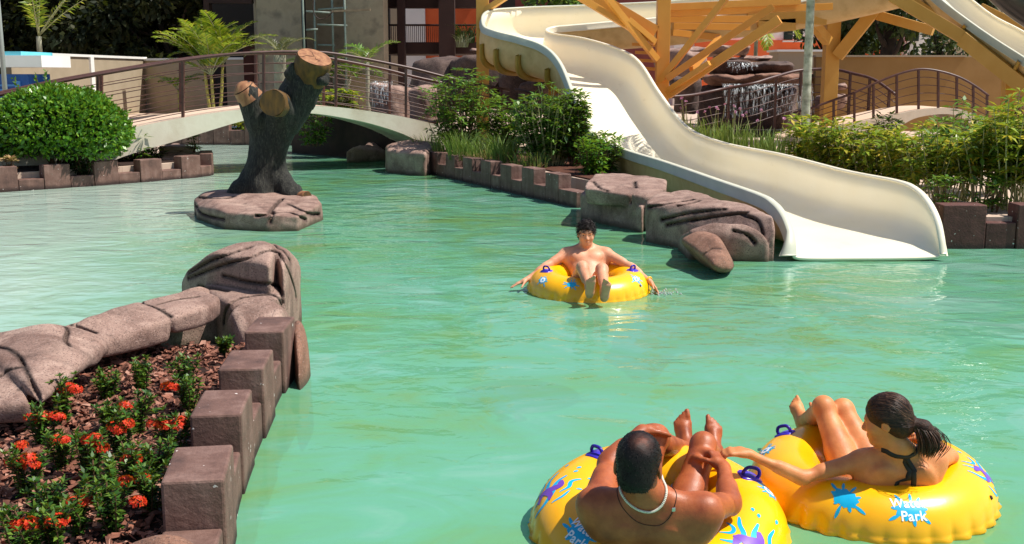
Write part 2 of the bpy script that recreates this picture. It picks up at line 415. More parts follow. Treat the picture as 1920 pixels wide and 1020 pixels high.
# ------------------------------------------------------------------ artificial rocks
def rockmat(name, a, b, c, spk=.75):
    n = NT(name); col = n.ramp(n.noise(2.6, 8, .68, None, .8), [(.34, a), (.5, b), (.66, c)])
    stn_ = n.ramp(n.noise(1.6, 6, .65, n.map((2.5, 2.5, .6)), 1.0), [(.52, (0, 0, 0)), (.70, (1, 1, 1))]); col = n.mix(n.math('MULTIPLY', stn_, .45), col, '4a3a34')
    s = n.ramp(n.noise(95, 2, .5), [(.56, (0, 0, 0)), (.66, (1, 1, 1))]); col = n.mix(n.math('MULTIPLY', s, spk), col, '4a3a35')
    s = n.ramp(n.noise(70, 2, .5, n.map((1, 1, 1.3))), [(.60, (0, 0, 0)), (.70, (1, 1, 1))]); col = n.mix(n.math('MULTIPLY', s, .3), col, 'cdb5aa')
    g = n.new('ShaderNodeNewGeometry'); sx = n.new('ShaderNodeSeparateXYZ'); n.L(g.outputs['Position'], sx.inputs[0])
    zz = n.math('ADD', sx.outputs[2], n.math('MULTIPLY', n.noise(6, 4, .6), .10)); col = n.mix(n.ramp(zz, [(.06, (1, 1, 1)), (.14, (0, 0, 0))]), col, '4e4436')
    cr = n.ramp(g.outputs['Pointiness'], [(.43, (1, 1, 1)), (.49, (0, 0, 0))]); col = n.mix(n.math('MULTIPLY', cr, .9), col, '140e0c')   # crease shading painted into the colour
    at = n.new('ShaderNodeAttribute'); at.attribute_name = 'crack_dark'; col = n.mix(n.math('MULTIPLY', at.outputs['Fac'], .92), col, '120c0a')
    n.set(Base_Color=col, Roughness=.82); n.b.inputs['Specular IOR Level'].default_value = .3
    n.bump(n.noise(90, 5, .7), .7, .010); n.bump(n.noise(14, 6, .6), .35, .03); return n.m
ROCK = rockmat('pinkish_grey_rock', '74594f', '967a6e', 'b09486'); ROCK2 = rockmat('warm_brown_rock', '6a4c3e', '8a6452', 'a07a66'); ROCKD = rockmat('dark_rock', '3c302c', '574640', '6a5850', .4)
def SL(pts, zb, inset=.0, bot=None):
    T_ = [G(x, y, z) for x, y, z in pts]; c = sum(T_, Vector()) / len(T_)
    return [tuple(p) for p in T_] + [(p.x + (c.x - p.x) * inset, p.y + (c.y - p.y) * inset, zb) for p in T_]
def rock(label, slabs, mat=ROCK, res=.02, cracks=(), rnd=.06, noi=.02, seed=1, name='rock', cat='rock', group=None, k=.006, cw=.013):
    S = SDF()
    for i, s in enumerate(slabs): S.hull(s, rnd, k, (4.0, noi, seed + i))
    def go(r):
        S.grid(r, .06); X, Y, Z = S.coords(); S.F = S.F + (nz((X, Y, Z), 16, seed + 50, 2) * noi * .22).astype(np.float32); return S.mesh()
    CP_ = []
    if cracks:
        V, F = go(res * 1.3); bv = BVHTree.FromPolygons([tuple(v) for v in V], [tuple(f) for f in F])
        for cr in cracks:
            pts = []
            for x, y in smoothpath(cr, 6 * len(cr)):
                d = ray(x, y); h = bv.ray_cast(Vector((0, 0, CAMH)), d.normalized())
                if h[0]: pts.append((np.array(h[0]), np.array(h[0]) + np.array(d.normalized() - h[1]) * .5 * cw * 2.2))
            CP_.extend(pts)
            for (a, a2), (b, b2) in zip(pts, pts[1:]):
                if np.linalg.norm(a - b) < .5:
                    S.cap(a, b, cw * .62, None, .004, sub=True); S.cap((a + a2) / 2, (b + b2) / 2, cw * .5, None, .004, sub=True); S.cap(a2, b2, cw * .4, None, .004, sub=True)
    V, F = go(res); V = relax(V, F, 1, .3)
    o = mesh_obj(name, V, F, mat, None, True)
    if CP_:                                            # darkening painted along the cracks, fading with distance
        Q_ = np.array([c[0] for c in CP_]); Q_ = np.vstack([Q_, (Q_[1:] + Q_[:-1]) / 2]); dm = np.full(len(V), 9.0)
        for q in Q_: dm = np.minimum(dm, np.linalg.norm(V - q, axis=1))
        at = o.data.attributes.new('crack_dark', 'FLOAT', 'POINT'); at.data.foreach_set('value', np.clip(1.35 - dm / (cw * 1.25), 0, 1).astype(np.float32))
    return tag(o, label, cat, group)
RG = 'sculpted rocks lining the pool'
# ridge behind the flower bed, from the big boulder to the left edge
rock('big rounded boulder with layered slabs at the head of the flower bed', [
    SL([(334, 528, .34), (345, 506, .50), (388, 476, .66), (438, 452, .74), (500, 446, .76), (520, 458, .72), (505, 492, .66), (440, 510, .54), (385, 533, .40)], -.3, -.04),
    SL([(430, 480, .56), (515, 462, .62), (548, 490, .54), (545, 555, .30), (450, 560, .38)], -.3, .08),
    SL([(500, 447, .74), (545, 462, .68), (566, 490, .52), (570, 520, .34), (560, 560, .18), (530, 500, .62), (512, 462, .72)], -.35, -.05),
    SL([(420, 516, .46), (490, 476, .66), (520, 478, .66), (540, 525, .46), (520, 534, .44), (440, 522, .44)], -.3, -.02),
    SL([(370, 537, .40), (404, 518, .46), (470, 520, .48), (520, 533, .46), (545, 560, .34), (520, 556, .42), (430, 566, .40)], -.3, .0),
    SL([(418, 612, .24), (428, 585, .38), (455, 560, .44), (500, 553, .45), (528, 572, .40), (550, 595, .28), (520, 640, .2), (450, 640, .2)], -.3, -.03)],
    ROCK, .014, [[(352, 512), (400, 487), (470, 463)], [(352, 522), (410, 500), (470, 482), (500, 470), (522, 474), (538, 500), (551, 535), (556, 560)], [(372, 538), (404, 541), (428, 546)], [(418, 517), (470, 530), (516, 535), (527, 552), (532, 568)], [(419, 606), (425, 578), (448, 560), (500, 552), (520, 557), (531, 575)], [(505, 450), (520, 465), (532, 470), (545, 490)]], .04, .02, 3, group=RG, cw=.02)
rock('smooth rounded rock against the outer side of the last wall block', [SL([(545, 598, .36), (562, 590, .38), (582, 615, .30), (590, 690, .08), (586, 722, .0), (556, 730, .1), (548, 650, .3)], -.4, -.12)], ROCK2, .014, (), .07, .012, 9, group=RG)
rock('long low ridge of sculpted brown slabs running from the big boulder to the left edge', [
    SL([(248, 565, .45), (280, 554, .49), (320, 542, .50), (369, 532, .51), (400, 535, .51), (424, 547, .48), (414, 566, .44), (365, 580, .44), (322, 594, .43), (290, 575, .45)], .29, .06),
    SL([(270, 566, .40), (310, 551, .42), (372, 536, .42), (440, 548, .38), (432, 558, .36), (330, 574, .36)], -.3, .05),
    SL([(110, 612, .44), (150, 597, .48), (200, 580, .50), (255, 562, .48), (296, 570, .46), (326, 594, .42), (270, 615, .40), (218, 636, .37), (190, 640, .38), (140, 625, .43)], .26, .06),
    SL([(110, 613, .38), (200, 588, .42), (262, 570, .42), (330, 574, .38), (230, 618, .30), (160, 632, .3)], -.3, .05),
    SL([(-20, 622, .47), (20, 610, .51), (50, 602, .54), (84, 599, .56), (115, 602, .55), (146, 612, .50), (182, 622, .45), (214, 633, .41), (207, 646, .38), (160, 684, .38), (110, 722, .385), (75, 750, .39), (68, 736, .41), (55, 708, .43), (36, 680, .45), (-10, 655, .46), (-60, 642, .46)], .32, .04),
    SL([(-60, 664, .42), (0, 655, .43), (30, 668, .43), (50, 700, .41), (64, 735, .38), (70, 750, .365), (36, 752, .355), (0, 757, .35), (-60, 756, .35)], .22, .06),
    SL([(0, 624, .40), (74, 606, .44), (139, 612, .42), (170, 628, .34), (90, 655, .30), (20, 680, .28), (-60, 680, .30)], -.3, .15)],
    ROCK, .0095, [[(252, 563), (285, 574), (305, 584), (321, 594)], [(292, 572), (330, 562), (372, 556)], [(112, 604), (127, 618), (123, 636), (130, 648)], [(120, 606), (150, 613), (180, 624)], [(-10, 650), (14, 654), (34, 667), (48, 690), (58, 714), (68, 735), (74, 750)], [(0, 706), (16, 694), (42, 688)]], .045, .03, 14, group=RG, k=.012, cw=.015)
rock('tan rounded stone at the bottom edge before the nearest wall block', [SL([(190, 1015, .30), (235, 990, .37), (300, 974, .41), (362, 984, .39), (402, 1012, .32), (410, 1070, .26), (300, 1120, .3), (185, 1070, .26)], -.3, -.05)], ROCK2, .014, (), .09, .012, 41, group=RG)
# right bank, from the wall to the slide exit
rock('flat topped rock at the end of the right bank wall near the slide', [SL([(1096, 352, .52), (1112, 325, .58), (1150, 321, .60), (1250, 336, .58), (1252, 352, .52), (1200, 358, .50), (1180, 366, .46)], .30, .05), SL([(1088, 362, .36), (1205, 385, .36), (1212, 372, .38), (1100, 345, .38)], -.4, -.02), SL([(1180, 362, .50), (1215, 352, .52), (1290, 362, .50), (1210, 372, .44), (1190, 376, .40)], .2, .05)],
     ROCK, .024, [[(1112, 340), (1125, 352), (1140, 358)], [(1190, 340), (1192, 352)]], .035, .022, 51, group=RG, cw=.026)
rock('long cracked rock sloping beside the water slide', [SL([(1208, 380, .48), (1225, 360, .55), (1290, 356, .56), (1380, 378, .54), (1455, 402, .50), (1458, 440, .30), (1450, 482, .04), (1400, 478, .06), (1330, 455, .12), (1270, 440, .10), (1225, 420, .16), (1206, 400, .3)], -.4, -.02),
      SL([(1290, 430, .34), (1340, 415, .42), (1400, 420, .40), (1440, 450, .24), (1440, 484, .02), (1395, 484, .02), (1310, 460, .08), (1270, 445, .14)], -.4, -.02)],
     ROCK, .018, [[(1215, 388), (1250, 382), (1300, 374)], [(1240, 412), (1290, 400), (1360, 392)], [(1250, 422), (1300, 412), (1400, 398)], [(1375, 432), (1400, 440), (1415, 455)], [(1390, 402), (1420, 415), (1430, 440)], [(1270, 385), (1300, 380), (1310, 376)]], .04, .035, 61, group=RG, cw=.03)
rock('rounded log shaped rock at the tip of the right bank', [[tuple(G(x, y, z)) for x, y, z in ((1272, 452, .26), (1312, 430, .40), (1352, 444, .38), (1380, 490, .16), (1378, 512, .05), (1345, 521, .0), (1318, 505, .0), (1296, 482, .06), (1352, 512, -.3), (1276, 470, -.3), (1382, 505, -.3), (1345, 440, -.3), (1335, 500, .16))]], ROCK2, .02, [[(1318, 478), (1335, 466), (1352, 466)]], .07, .014, 71, group=RG)
rock('low shaded rock at the waterline under the bridge arch', [SL([(640, 282, .3), (700, 268, .4), (725, 285, .2), (690, 298, .05)], -.4, 0)], ROCK, .04, (), .08, .04, 83, group=RG)
rock('low pale rock beside the right foot of the footbridge', [SL([(718, 270, .55), (770, 262, .62), (825, 268, .58), (800, 284, .5), (722, 280, .48)], -.3, .05)], ROCK, .04, (), .08, .04, 81, group=RG)
rock('layered grey rock at the left foot of the footbridge', [SL([(300, 274, .48), (330, 266, .52), (362, 272, .5), (372, 292, .34), (340, 300, .3), (300, 292, .4)], -.3, 0), SL([(345, 288, .40), (380, 282, .42), (395, 296, .3), (393, 328, -.05), (352, 320, .1)], -.4, 0)], ROCK, .03, [[(330, 290), (345, 280), (365, 276)]], .03, .03, 91, group=RG)
# tree stump island
S_isl = [SL([(362, 372, .22), (380, 362, .30), (430, 352, .34), (520, 352, .34), (590, 362, .31), (607, 378, .25), (604, 398, .10), (560, 402, .22), (500, 400, .24), (420, 396, .24), (370, 388, .18)], -.4, -.03)]
rock('round rock island in the pool carrying the tree stump', S_isl, ROCK, .018, [[(366, 385), (380, 402), (420, 412)], [(505, 398), (516, 385), (530, 372)], [(500, 404), (512, 396), (506, 416)], [(540, 382), (580, 400), (600, 402)], [(372, 370), (420, 372), (440, 368)], [(480, 404), (540, 398), (575, 412)]], .03, .03, 101, cw=.03, name='rock_island', cat='rock island')
# ------------------------------------------------------------------ sculpted stump
def bark():
    n = NT('grey_brown_bark'); v = n.map((9, 9, 2.2)); h = n.noise(3.2, 5, .62, v, 1.6)
    n.set(Base_Color=n.ramp(h, [(.32, '0b0a08'), (.5, '1f1e19'), (.70, '46443b')]), Roughness=.85); n.bump(h, .65, .03); return n.m
def ringwood(name, a, b):
    n = NT(name); wv = n.new('ShaderNodeTexNoise'); wv.inputs['Scale'].default_value = 5; wv.inputs['Detail'].default_value = 6; n.L(n.map((3, 3, 1)), wv.inputs[0])
    n.set(Base_Color=n.ramp(wv.outputs[0], [(.35, a), (.68, b)]), Roughness=.7); n.bump(n.noise(24, 4, .6), .2, .01); return n.m
BARK = bark(); CUTW = ringwood('cut_wood', '7c4e32', 'a4744e'); CUTY = ringwood('ochre_wood', '46300c', '6c4a14'); CRK = mk('dark_crack', '2a170c')
S = SDF(); Q = lambda x, y, Y=16.5: np.array(P(x, y, Y))
S.chain([Q(491, 392), Q(491, 352), Q(496, 318), Q(507, 270), Q(532, 222), Q(560, 175), Q(578, 140)], [.46, .31, .265, .275, .28, .275, .262], .04)
S.chain([Q(503, 280), Q(484, 228, 16.4), Q(465, 180, 16.35)], [.19, .18, .178], .05)
S.chain([Q(520, 245), Q(527, 205, 16.25), Q(521, 192, 16.02)], [.21, .18, .165], .05)
S.chain([Q(518, 328), Q(548, 360, 16.25), Q(568, 371, 16.1)], [.17, .11, .075], .10)
S.chain([Q(482, 330), Q(448, 358, 16.35), Q(416, 372, 16.2)], [.20, .12, .05], .12)
S.cap(Q(540, 138, 16.3), Q(548, 122, 16.3), .085, .03, .1); S.cap(Q(608, 150, 16.3), Q(615, 140, 16.3), .08, .03, .1)
S.grid(.026, .08); X, Y, Z = S.coords()
S.F = S.F + (nz((X * 2.2, Y * 2.2, Z * .55), 9, 5, 3) * .035).astype(np.float32); V, F = S.mesh()
st = thing('tree_stump', 'sculpted dark tree stump with three sawn limbs standing on the rock island', 'tree stump', Q(490, 385))
mesh_obj('trunk', V, F, BARK, st, True)
def sawn(a, b, r0, r1, n=28, mats=(CUTY, CUTW), dome=.0, name='sawn_limb', crack=False):
    a, b = Vector(a), Vector(b); d = (b - a).normalized(); u = d.cross(Vector((.1, .2, 1))).normalized(); v = d.cross(u)
    m = MB(); rs = [(0, r0), (.8, r1 * 1.0), (.95, r1 * .99), (1, r1 * .94)]; V = []
    for t, r in rs:
        for k in range(n): w_ = r * (1 + .05 * math.sin(3 * k * 6.283 / n + 1) + .02 * math.sin(7 * k * 6.283 / n)); V.append(a + (b - a) * t + (u * math.cos(6.283 * k / n) + v * math.sin(6.283 * k / n)) * w_)
    m.add(V, [(i * n + k, i * n + (k + 1) % n, (i + 1) * n + (k + 1) % n, (i + 1) * n + k) for i in range(3) for k in range(n)], 0)
    V = [b + d * .002 + (u * math.cos(6.283 * k / n) + v * math.sin(6.283 * k / n)) * r1 * f + d * dome * (1 - f * f) for f in (.94, .6, .3) for k in range(n)] + [b + d * (dome + .002)]
    m.add(V, [(i * n + k, i * n + (k + 1) % n, (i + 1) * n + (k + 1) % n, (i + 1) * n + k) for i in range(2) for k in range(n)] + [(2 * n + k, 2 * n + (k + 1) % n, 3 * n) for k in range(n)], 1)
    o = m.build(name, list(mats), st, True)
    if not crack: return o
    c = MB()
    for q in range(3):
        an = q * 1.6 + r0 * 20; pts = [b + d * (.006 + dome * .9) + (u * math.cos(an + .25 * math.sin(t * 3 + q)) + v * math.sin(an + .25 * math.sin(t * 3 + q))) * r1 * (.05 + .2 * t * (1 + q % 2)) for t in range(4)]
        c.tube(pts, [.002, .003, .0025, .001], 5)
    c.build('drying_crack', CRK, o); return o
sawn(Q(578, 150, 16.5), Q(590, 107, 16.36), .245, .262, mats=(CUTY, CUTW), crack=True)
sawn(Q(470, 186, 16.36), Q(456, 166, 16.30), .192, .165, mats=(CUTW, CUTW), dome=.10)
sawn(Q(526, 196, 16.25), Q(511, 193, 15.78), .175, .19, mats=(CUTY, CUTY))
sawn(Q(566, 369, 16.12), Q(576, 369, 16.0), .085, .08, mats=(CUTW, CUTY))
# ------------------------------------------------------------------ footbridges
RAILM = mk('brown_painted_steel', '3e211a', '54322a', .45, 8, spec=.5); RAILR = mk('dark_red_painted_steel', '4a1512', '5c1e18', .45, 8)
BCONC = mk('pale_concrete', (.66, .58, .45), (.74, .67, .54), .85, 1.8, 6, .25, 30, .01, c3=(.60, .51, .38)); DECKM = mk('pink_deck_paving', (.60, .42, .30), (.66, .49, .36), .85, 2, bump=.2)
def bridge(name, label, px, top, bot, rail, Yf, width, posts, cab, rr=.034, pw=.075, rail_far=True, cat='footbridge', red_last=False):
    N_ = 60; xs = np.linspace(px[0], px[-1], N_)
    it = lambda t, x: np.interp(x, [q[0] for q in t], [q[1] for q in t])
    sm = lambda t: smoothpath(t, 120)
    top, bot, rail = sm(top), sm(bot), sm(rail)
    near = [P(x, it(top, x), Yf(x)) for x in xs]; zb = [P(x, it(bot, x), Yf(x)).z for x in xs]
    b0, b1 = near[0], near[-1]; dv = Vector((b1.x - b0.x, b1.y - b0.y, 0)).normalized(); w_ = Vector((-dv.y, dv.x, 0)) * width
    c = near[N_ // 2]; t = thing(name, label, cat, (c.x, c.y, 0))
    m = MB(); V = []
    for p, z in zip(near, zb):
        V += [p, Vector((p.x, p.y, z)), Vector((p.x, p.y, z)) + w_, p + w_]
    m.add(V, [(4 * i + k, 4 * i + (k + 1) % 4, 4 * i + 4 + (k + 1) % 4, 4 * i + 4 + k) for i in range(N_ - 1) for k in range(4)] + [(0, 3, 2, 1), (4 * N_ - 4, 4 * N_ - 3, 4 * N_ - 2, 4 * N_ - 1)])
    m.build('concrete_span', BCONC, t)
    m = MB(); V = []
    for p in near: V += [p + w_ * .015 + Vector((0, 0, .004)), p + w_ * .985 + Vector((0, 0, .004))]
    m.add(V, [(2 * i, 2 * i + 2, 2 * i + 3, 2 * i + 1) for i in range(N_ - 1)]); m.build('deck', DECKM, t)
    for side in ((0, 1) if rail_far else (0,)):
        off = w_ * (.06 if side == 0 else .95)
        rp = [P(x, it(rail, x), Yf(x)) + off for x in xs]; dk = [p + off for p in near]
        m = MB(); m.tube(rp, rr, 10); r0 = m.build('top_rail', RAILM, t, True)
        for k, fq in enumerate(cab):
            m = MB(); m.tube([a + (b - a) * fq for a, b in zip(rp, dk)], .0095, 6); m.build('cable', RAILM, t, True)
        for j, x in enumerate(posts):
            if side and not (xs[0] < x + 25 < xs[-1]): continue
            xx = x + (25 if side else 0); a = P(xx, it(rail, xx), Yf(xx)) + off; b = P(xx, it(top, xx), Yf(xx)) + off
            m = MB(); m.bar(b - Vector((0, 0, .04)), a - Vector((0, 0, .02)), pw, pw * .7, up=(1, 0, 0)); m.build('post', RAILR if (red_last and x == posts[-1] and not side) else RAILM, t, bevel=.004)
    return t
bridge('footbridge', 'arched concrete footbridge with brown cable railings crossing the pool behind the stump', [-240, 960],
       [(-240, 318), (-100, 296), (0, 280), (120, 262), (235, 242), (342, 221), (445, 206), (520, 200), (592, 199), (645, 202), (710, 211), (770, 222), (860, 244), (960, 272)],
       [(-240, 420), (-100, 400), (0, 380), (120, 340), (212, 300), (262, 283), (330, 264), (457, 226), (530, 214), (591, 213), (670, 226), (720, 239), (762, 254), (800, 275), (860, 320), (960, 360)],
       [(-240, 232), (-100, 202), (0, 178), (95, 157), (185, 140), (345, 113), (430, 102), (497, 98), (560, 97), (633, 101), (765, 126), (850, 147), (960, 170)],
       lambda x: 20.9 + (x / 950) * 4.2, 2.2, [-160, 12, 185, 345, 497, 633, 765, 945], (.20, .38, .56, .74, .92), red_last=True)
m = MB(); rr_ = [P(x, y, 24.6) for x, y in ((965, 168), (1005, 174), (1040, 184), (1052, 192))]; m.tube(rr_, .035, 8)
hs = thing('handrail', 'short dark handrail between the footbridge end and the yellow slide post', 'handrail', (P(1045, 190, 24.6).x, 24.6, .36)); m.build('top_rail', RAILM, hs, True)
for x in (1045,):
    m = MB(); p = P(x, 188, 24.6); m.bar((p.x, p.y, .36), p, .06); m.build('post', RAILM, hs)
bridge('footbridge', 'small arched footbridge with brown railings by the ochre wall on the right', [1490, 1858],
       [(1490, 262), (1560, 240), (1640, 222), (1690, 212), (1730, 205), (1780, 203), (1812, 208), (1858, 228)],
       [(1490, 290), (1560, 280), (1640, 262), (1690, 236), (1720, 221), (1765, 214), (1800, 218), (1830, 240), (1858, 262)],
       [(1490, 212), (1515, 206), (1560, 190), (1600, 176), (1640, 158), (1685, 140), (1726, 130), (1762, 133), (1800, 144), (1830, 160), (1858, 180)],
       lambda x: 27.5, 2.2, [1566, 1605, 1641, 1685, 1726, 1763, 1798, 1829, 1855], (.2, .4, .6, .8), .03, .07, rail_far=False)
# far curved railing round the waterfall basin
pr = smoothpath([P(x, y, Y) for x, y, Y in ((1255, 182, 29), (1300, 178, 29.4), (1350, 168, 30), (1410, 157, 30), (1450, 145, 30.4), (1500, 132, 31), (1560, 130, 31), (1600, 138, 30.6), (1640, 150, 30.2), (1680, 178, 29.6))], 60)
rl = thing('railing', 'curved brown cable railing around the waterfall basin behind the slide', 'railing', (pr[30][0], pr[30][1], .4))
m = MB(); m.tube(pr, .04, 8); m.build('top_rail', RAILM, rl, True)
for k in range(5):
    m = MB(); m.tube(pr - np.array([0, 0, .21 * (k + 1)]), .013, 6); m.build('cable', RAILM, rl, True)
for i in (4, 15, 27, 33, 39, 45, 51, 57):
    m = MB(); m.bar((pr[i][0], pr[i][1], .36), pr[i], .085, .06, up=(1, 0, 0)); m.build('post', RAILM, rl)
# ------------------------------------------------------------------ the cream flume
def gel():
    n = NT('cream_gelcoat'); c = n.ramp(n.noise(1.2, 4), [(.3, (.83, .745, .56)), (.7, (.86, .79, .63))])
    s = n.ramp(n.noise(5, 5, .7, n.map((1, .25, 1))), [(.62, (0, 0, 0)), (.75, (1, 1, 1))]); c = n.mix(n.math('MULTIPLY', s, .22), c, 'a8987a')
    n.set(Base_Color=c, Roughness=.32); n.bump(n.noise(3, 3), .05, .03); return n.m
GEL = gel(); RAW = mk('tan_fibreglass_underside', (.50, .34, .14), (.58, .42, .20), .55, 2.5, c3=(.44, .30, .12)); LIP = mk('shaded_flange', (.50, .50, .40), (.58, .57, .46), .45, 3)  # left flange: shade of its outer side put into the colour
ORG = mk('ochre_painted_steel', (.60, .255, .035), (.66, .30, .05), .4, 2, bump=.08, bscale=60)
RIBM = mk('mustard_joint_flange', (.36, .21, .035), (.44, .27, .05), .5, 6)
YST = mk('pale_ochre_column_paint', (.52, .27, .045), (.58, .32, .07), .5, 2, bump=.08)
def flume(stations, name_in, t, nst=110, nc=26, n_exp=2.8, gel_m=GEL, flange=True, joints=(), mouth=False):
    A = smoothpath([tuple(L) + tuple(R) + (d,) for L, R, d in stations], nst); Ls, Rs, D = A[:, :3], A[:, 3:6], A[:, 6]
    V = []; fr = []
    for i in range(nst):
        c = (Ls[i] + Rs[i]) / 2; r = (Rs[i] - Ls[i]) / 2; j0, j1 = max(i - 1, 0), min(i + 1, nst - 1)
        tg = ((Ls[j1] + Rs[j1]) - (Ls[j0] + Rs[j0])) - V3(0, 0, 2 * (D[j1] - D[j0])); tg = tg / np.linalg.norm(tg); dn = np.cross(tg, r); dn = dn / np.linalg.norm(dn)
        if dn[2] > 0: dn = -dn
        fr.append((c, r, dn, tg))
        for k in range(nc):
            a = math.pi * k / (nc - 1); cs, sn = math.cos(a), math.sin(a)
            V.append(c - r * math.copysign(abs(cs) ** (2 / n_exp), cs) + dn * D[i] * abs(sn) ** (2 / n_exp))
    F = [(i * nc + k, i * nc + k + 1, (i + 1) * nc + k + 1, (i + 1) * nc + k) for i in range(nst - 1) for k in range(nc - 1)]
    o = mesh_obj(name_in, V, F, [gel_m, RAW], t, True)
    Vn = np.array(V); i = nst // 2                                                    # thickness goes to the outside
    f = F[(nst // 2) * (nc - 1) + nc // 2]; nn = np.cross(Vn[f[1]] - Vn[f[0]], Vn[f[2]] - Vn[f[0]])
    sgn = 1 if np.dot(nn, fr[i][2]) > 0 else -1
    md = o.modifiers.new('shell', 'SOLIDIFY'); md.thickness = .035; md.offset = 1.0 * sgn; md.material_offset = 1; md.material_offset_rim = 0; md.use_quality_normals = True
    if flange:
        for side in (0, 1):
            V = []
            for i in range(nst):
                c, r, dn, tg = fr[i]; e = Ls[i] if side == 0 else Rs[i]; o_ = -r / np.linalg.norm(r) if side == 0 else r / np.linalg.norm(r); s = min(1, D[i] / .3); f_ = max(0., 1 - i / 16.) if side == 0 and mouth else 0.
                for a, b in ((-.012, -.012), (.055, -.014), (.068, 0), (.068, .115 * s), (.085, .12 * s), (.085, .132 * s), (.05, .128 * s), (.05, .01), (-.012, .006)): V.append(e + o_ * (a + (.10 * f_ if a > .06 else .04 * f_ if a > 0 else 0)) + dn * b * (1 - .6 * f_))
            q = 9
            mesh_obj('rim_flange', V, [(i * q + k, i * q + (k + 1) % q, (i + 1) * q + (k + 1) % q, (i + 1) * q + k) for i in range(nst - 1) for k in range(q)] + [tuple(range(q)), tuple(range((nst - 1) * q, nst * q))], LIP if side == 0 else GEL, t, True)
    for jn in joints:
        c, r, dn, tg = fr[jn]; V = []
        for h in (-.035, .035):
            for s, a0 in ((1.0, .02), (1.0, .14)):
                for k in range(nc):
                    a = math.pi * (.04 + .92 * k / (nc - 1)); cs, sn = math.cos(a), math.sin(a); rl_ = np.linalg.norm(r)
                    V.append(c - r * (1 + a0 / rl_) * math.copysign(abs(cs) ** (2 / n_exp), cs) + dn * (D[jn] + a0) * abs(sn) ** (2 / n_exp) + tg * h)
        F = [];
        for k in range(nc - 1):
            a, b, c2, d2 = k, nc + k, 3 * nc + k, 2 * nc + k
            F += [(a, a + 1, b + 1, b), (b, b + 1, c2 + 1, c2), (c2, c2 + 1, d2 + 1, d2), (d2, d2 + 1, a + 1, a)]
        mesh_obj('joint_flange', V, F, RIBM, t, True)
    return fr
v = lambda *a: V3(*a)
sl = thing('water_slide', 'wide cream water slide sweeping down into the pool', 'water slide', (3.4, 17, 0))
stn = [(v(3.10, 12.08, .065), v(4.69, 12.10, .07), .03), (v(3.10, 12.15, .20), v(4.69, 12.18, .24), .16), (v(3.09, 12.28, .34), v(4.68, 12.32, .44), .30), (v(3.07, 12.50, .47), v(4.65, 12.54, .61), .43), (v(3.03, 12.80, .56), v(4.61, 12.84, .72), .525), (v(2.97, 13.3, .605), v(4.54, 13.3, .765), .57),
       (v(2.72, 14.8, .645), v(4.36, 14.8, .76), .62), (v(2.36, 17.0, .70), v(4.10, 17.2, .80), .64), (v(1.93, 19.3, .75), v(3.66, 19.8, .83), .64), (v(1.52, 20.9, .93), v(3.32, 21.6, 1.02), .66), (v(1.27, 22.2, 1.53), v(2.98, 23.0, 1.62), .70),
       (v(1.02, 23.3, 2.22), v(2.66, 24.1, 2.27), .74), (v(.70, 24.0, 2.58), v(2.28, 24.9, 2.56), .78), (v(.18, 24.5, 2.78), v(1.6, 25.7, 2.80), .80), (v(-.35, 25.1, 2.93), v(.95, 26.2, 2.92), .80), (v(-.62, 26.0, 3.10), v(.78, 26.65, 3.02), .82), (v(-.55, 27.2, 3.46), v(.95, 26.95, 3.10), .82),
       (v(.25, 28.1, 3.60), v(1.35, 27.0, 3.14), .80), (v(2.0, 28.4, 3.68), v(2.05, 26.95, 3.20), .76), (v(4.2, 28.4, 3.80), v(4.2, 26.9, 3.40), .76), (v(7.0, 28.3, 4.1), v(7.0, 26.8, 3.85), .80), (v(9.5, 27.0, 4.5), v(8.7, 25.8, 4.3), .8)]
flume(stn, 'flume', sl, 190, 44, 4.6, mouth=True, joints=(52, 84, 104, 116, 124, 132, 142, 160))
m = MB(); a = P(1035, 122, 24.6); m.bar((a.x, a.y, .3), (a.x, a.y, a.z + .05), .16, .16, up=(1, 0, 0)); m.build('support_post', ORG, sl, bevel=.005)
m = MB(); m.bar(P(948, 119, 25.6), P(1042, 129, 24.6), .16, .2); m.build('support_beam', ORG, sl, bevel=.005)
m = MB(); m.bar(P(985, 122, 25.2), P(1000, 118, 26.6), .14, .16); m.build('support_beam', ORG, sl, bevel=.005)
# second flume top right
s2 = thing('water_slide', 'narrow cream slide descending at the upper right corner on an ochre truss', 'water slide', (9.5, 23, .36))
PP = lambda x, y, Y: np.array(P(x, y, Y))
flume([(PP(2080, 215, 19.4), PP(2080, 165, 20.6), .42), (PP(2000, 158, 20.3), PP(2000, 112, 21.5), .42), (PP(1920, 107, 21.1), PP(1920, 61, 22.3), .42), (PP(1865, 72, 21.7), PP(1865, 32, 22.9), .42), (PP(1815, 37, 22.2), PP(1822, 0, 23.4), .42), (PP(1767, 0, 22.7), PP(1780, -38, 23.9), .42), (PP(1700, -60, 23.4), PP(1712, -100, 24.6), .42)], 'flume', s2, 70, 22, 2.2, joints=(24, 46))
for a, b, w_ in (((1838, 14, 24.5), (1930, 58, 24.0), .16), ((1868, 24, 24.6), (1850, 52, 24.6), .12), ((1672, -8, 22.6), (1808, 72, 22.2), .20), ((1808, 72, 22.2), (1990, 215, 20.6), .24), ((1705, -5, 23.2), (1800, 62, 22.8), .13)):
    m = MB(); m.bar(P(*a), P(*b), w_, w_ * 1.2); m.build('truss_beam', YST, s2, bevel=.005)
for x, y0, Y in ((1893, 138, 21.6), (1990, 215, 20.8)):
    m = MB(); p = P(x, y0, Y); m.bar((p.x, p.y, .36), p, .2, .2, up=(1, 0, 0)); m.build('support_post', YST, s2, bevel=.005)
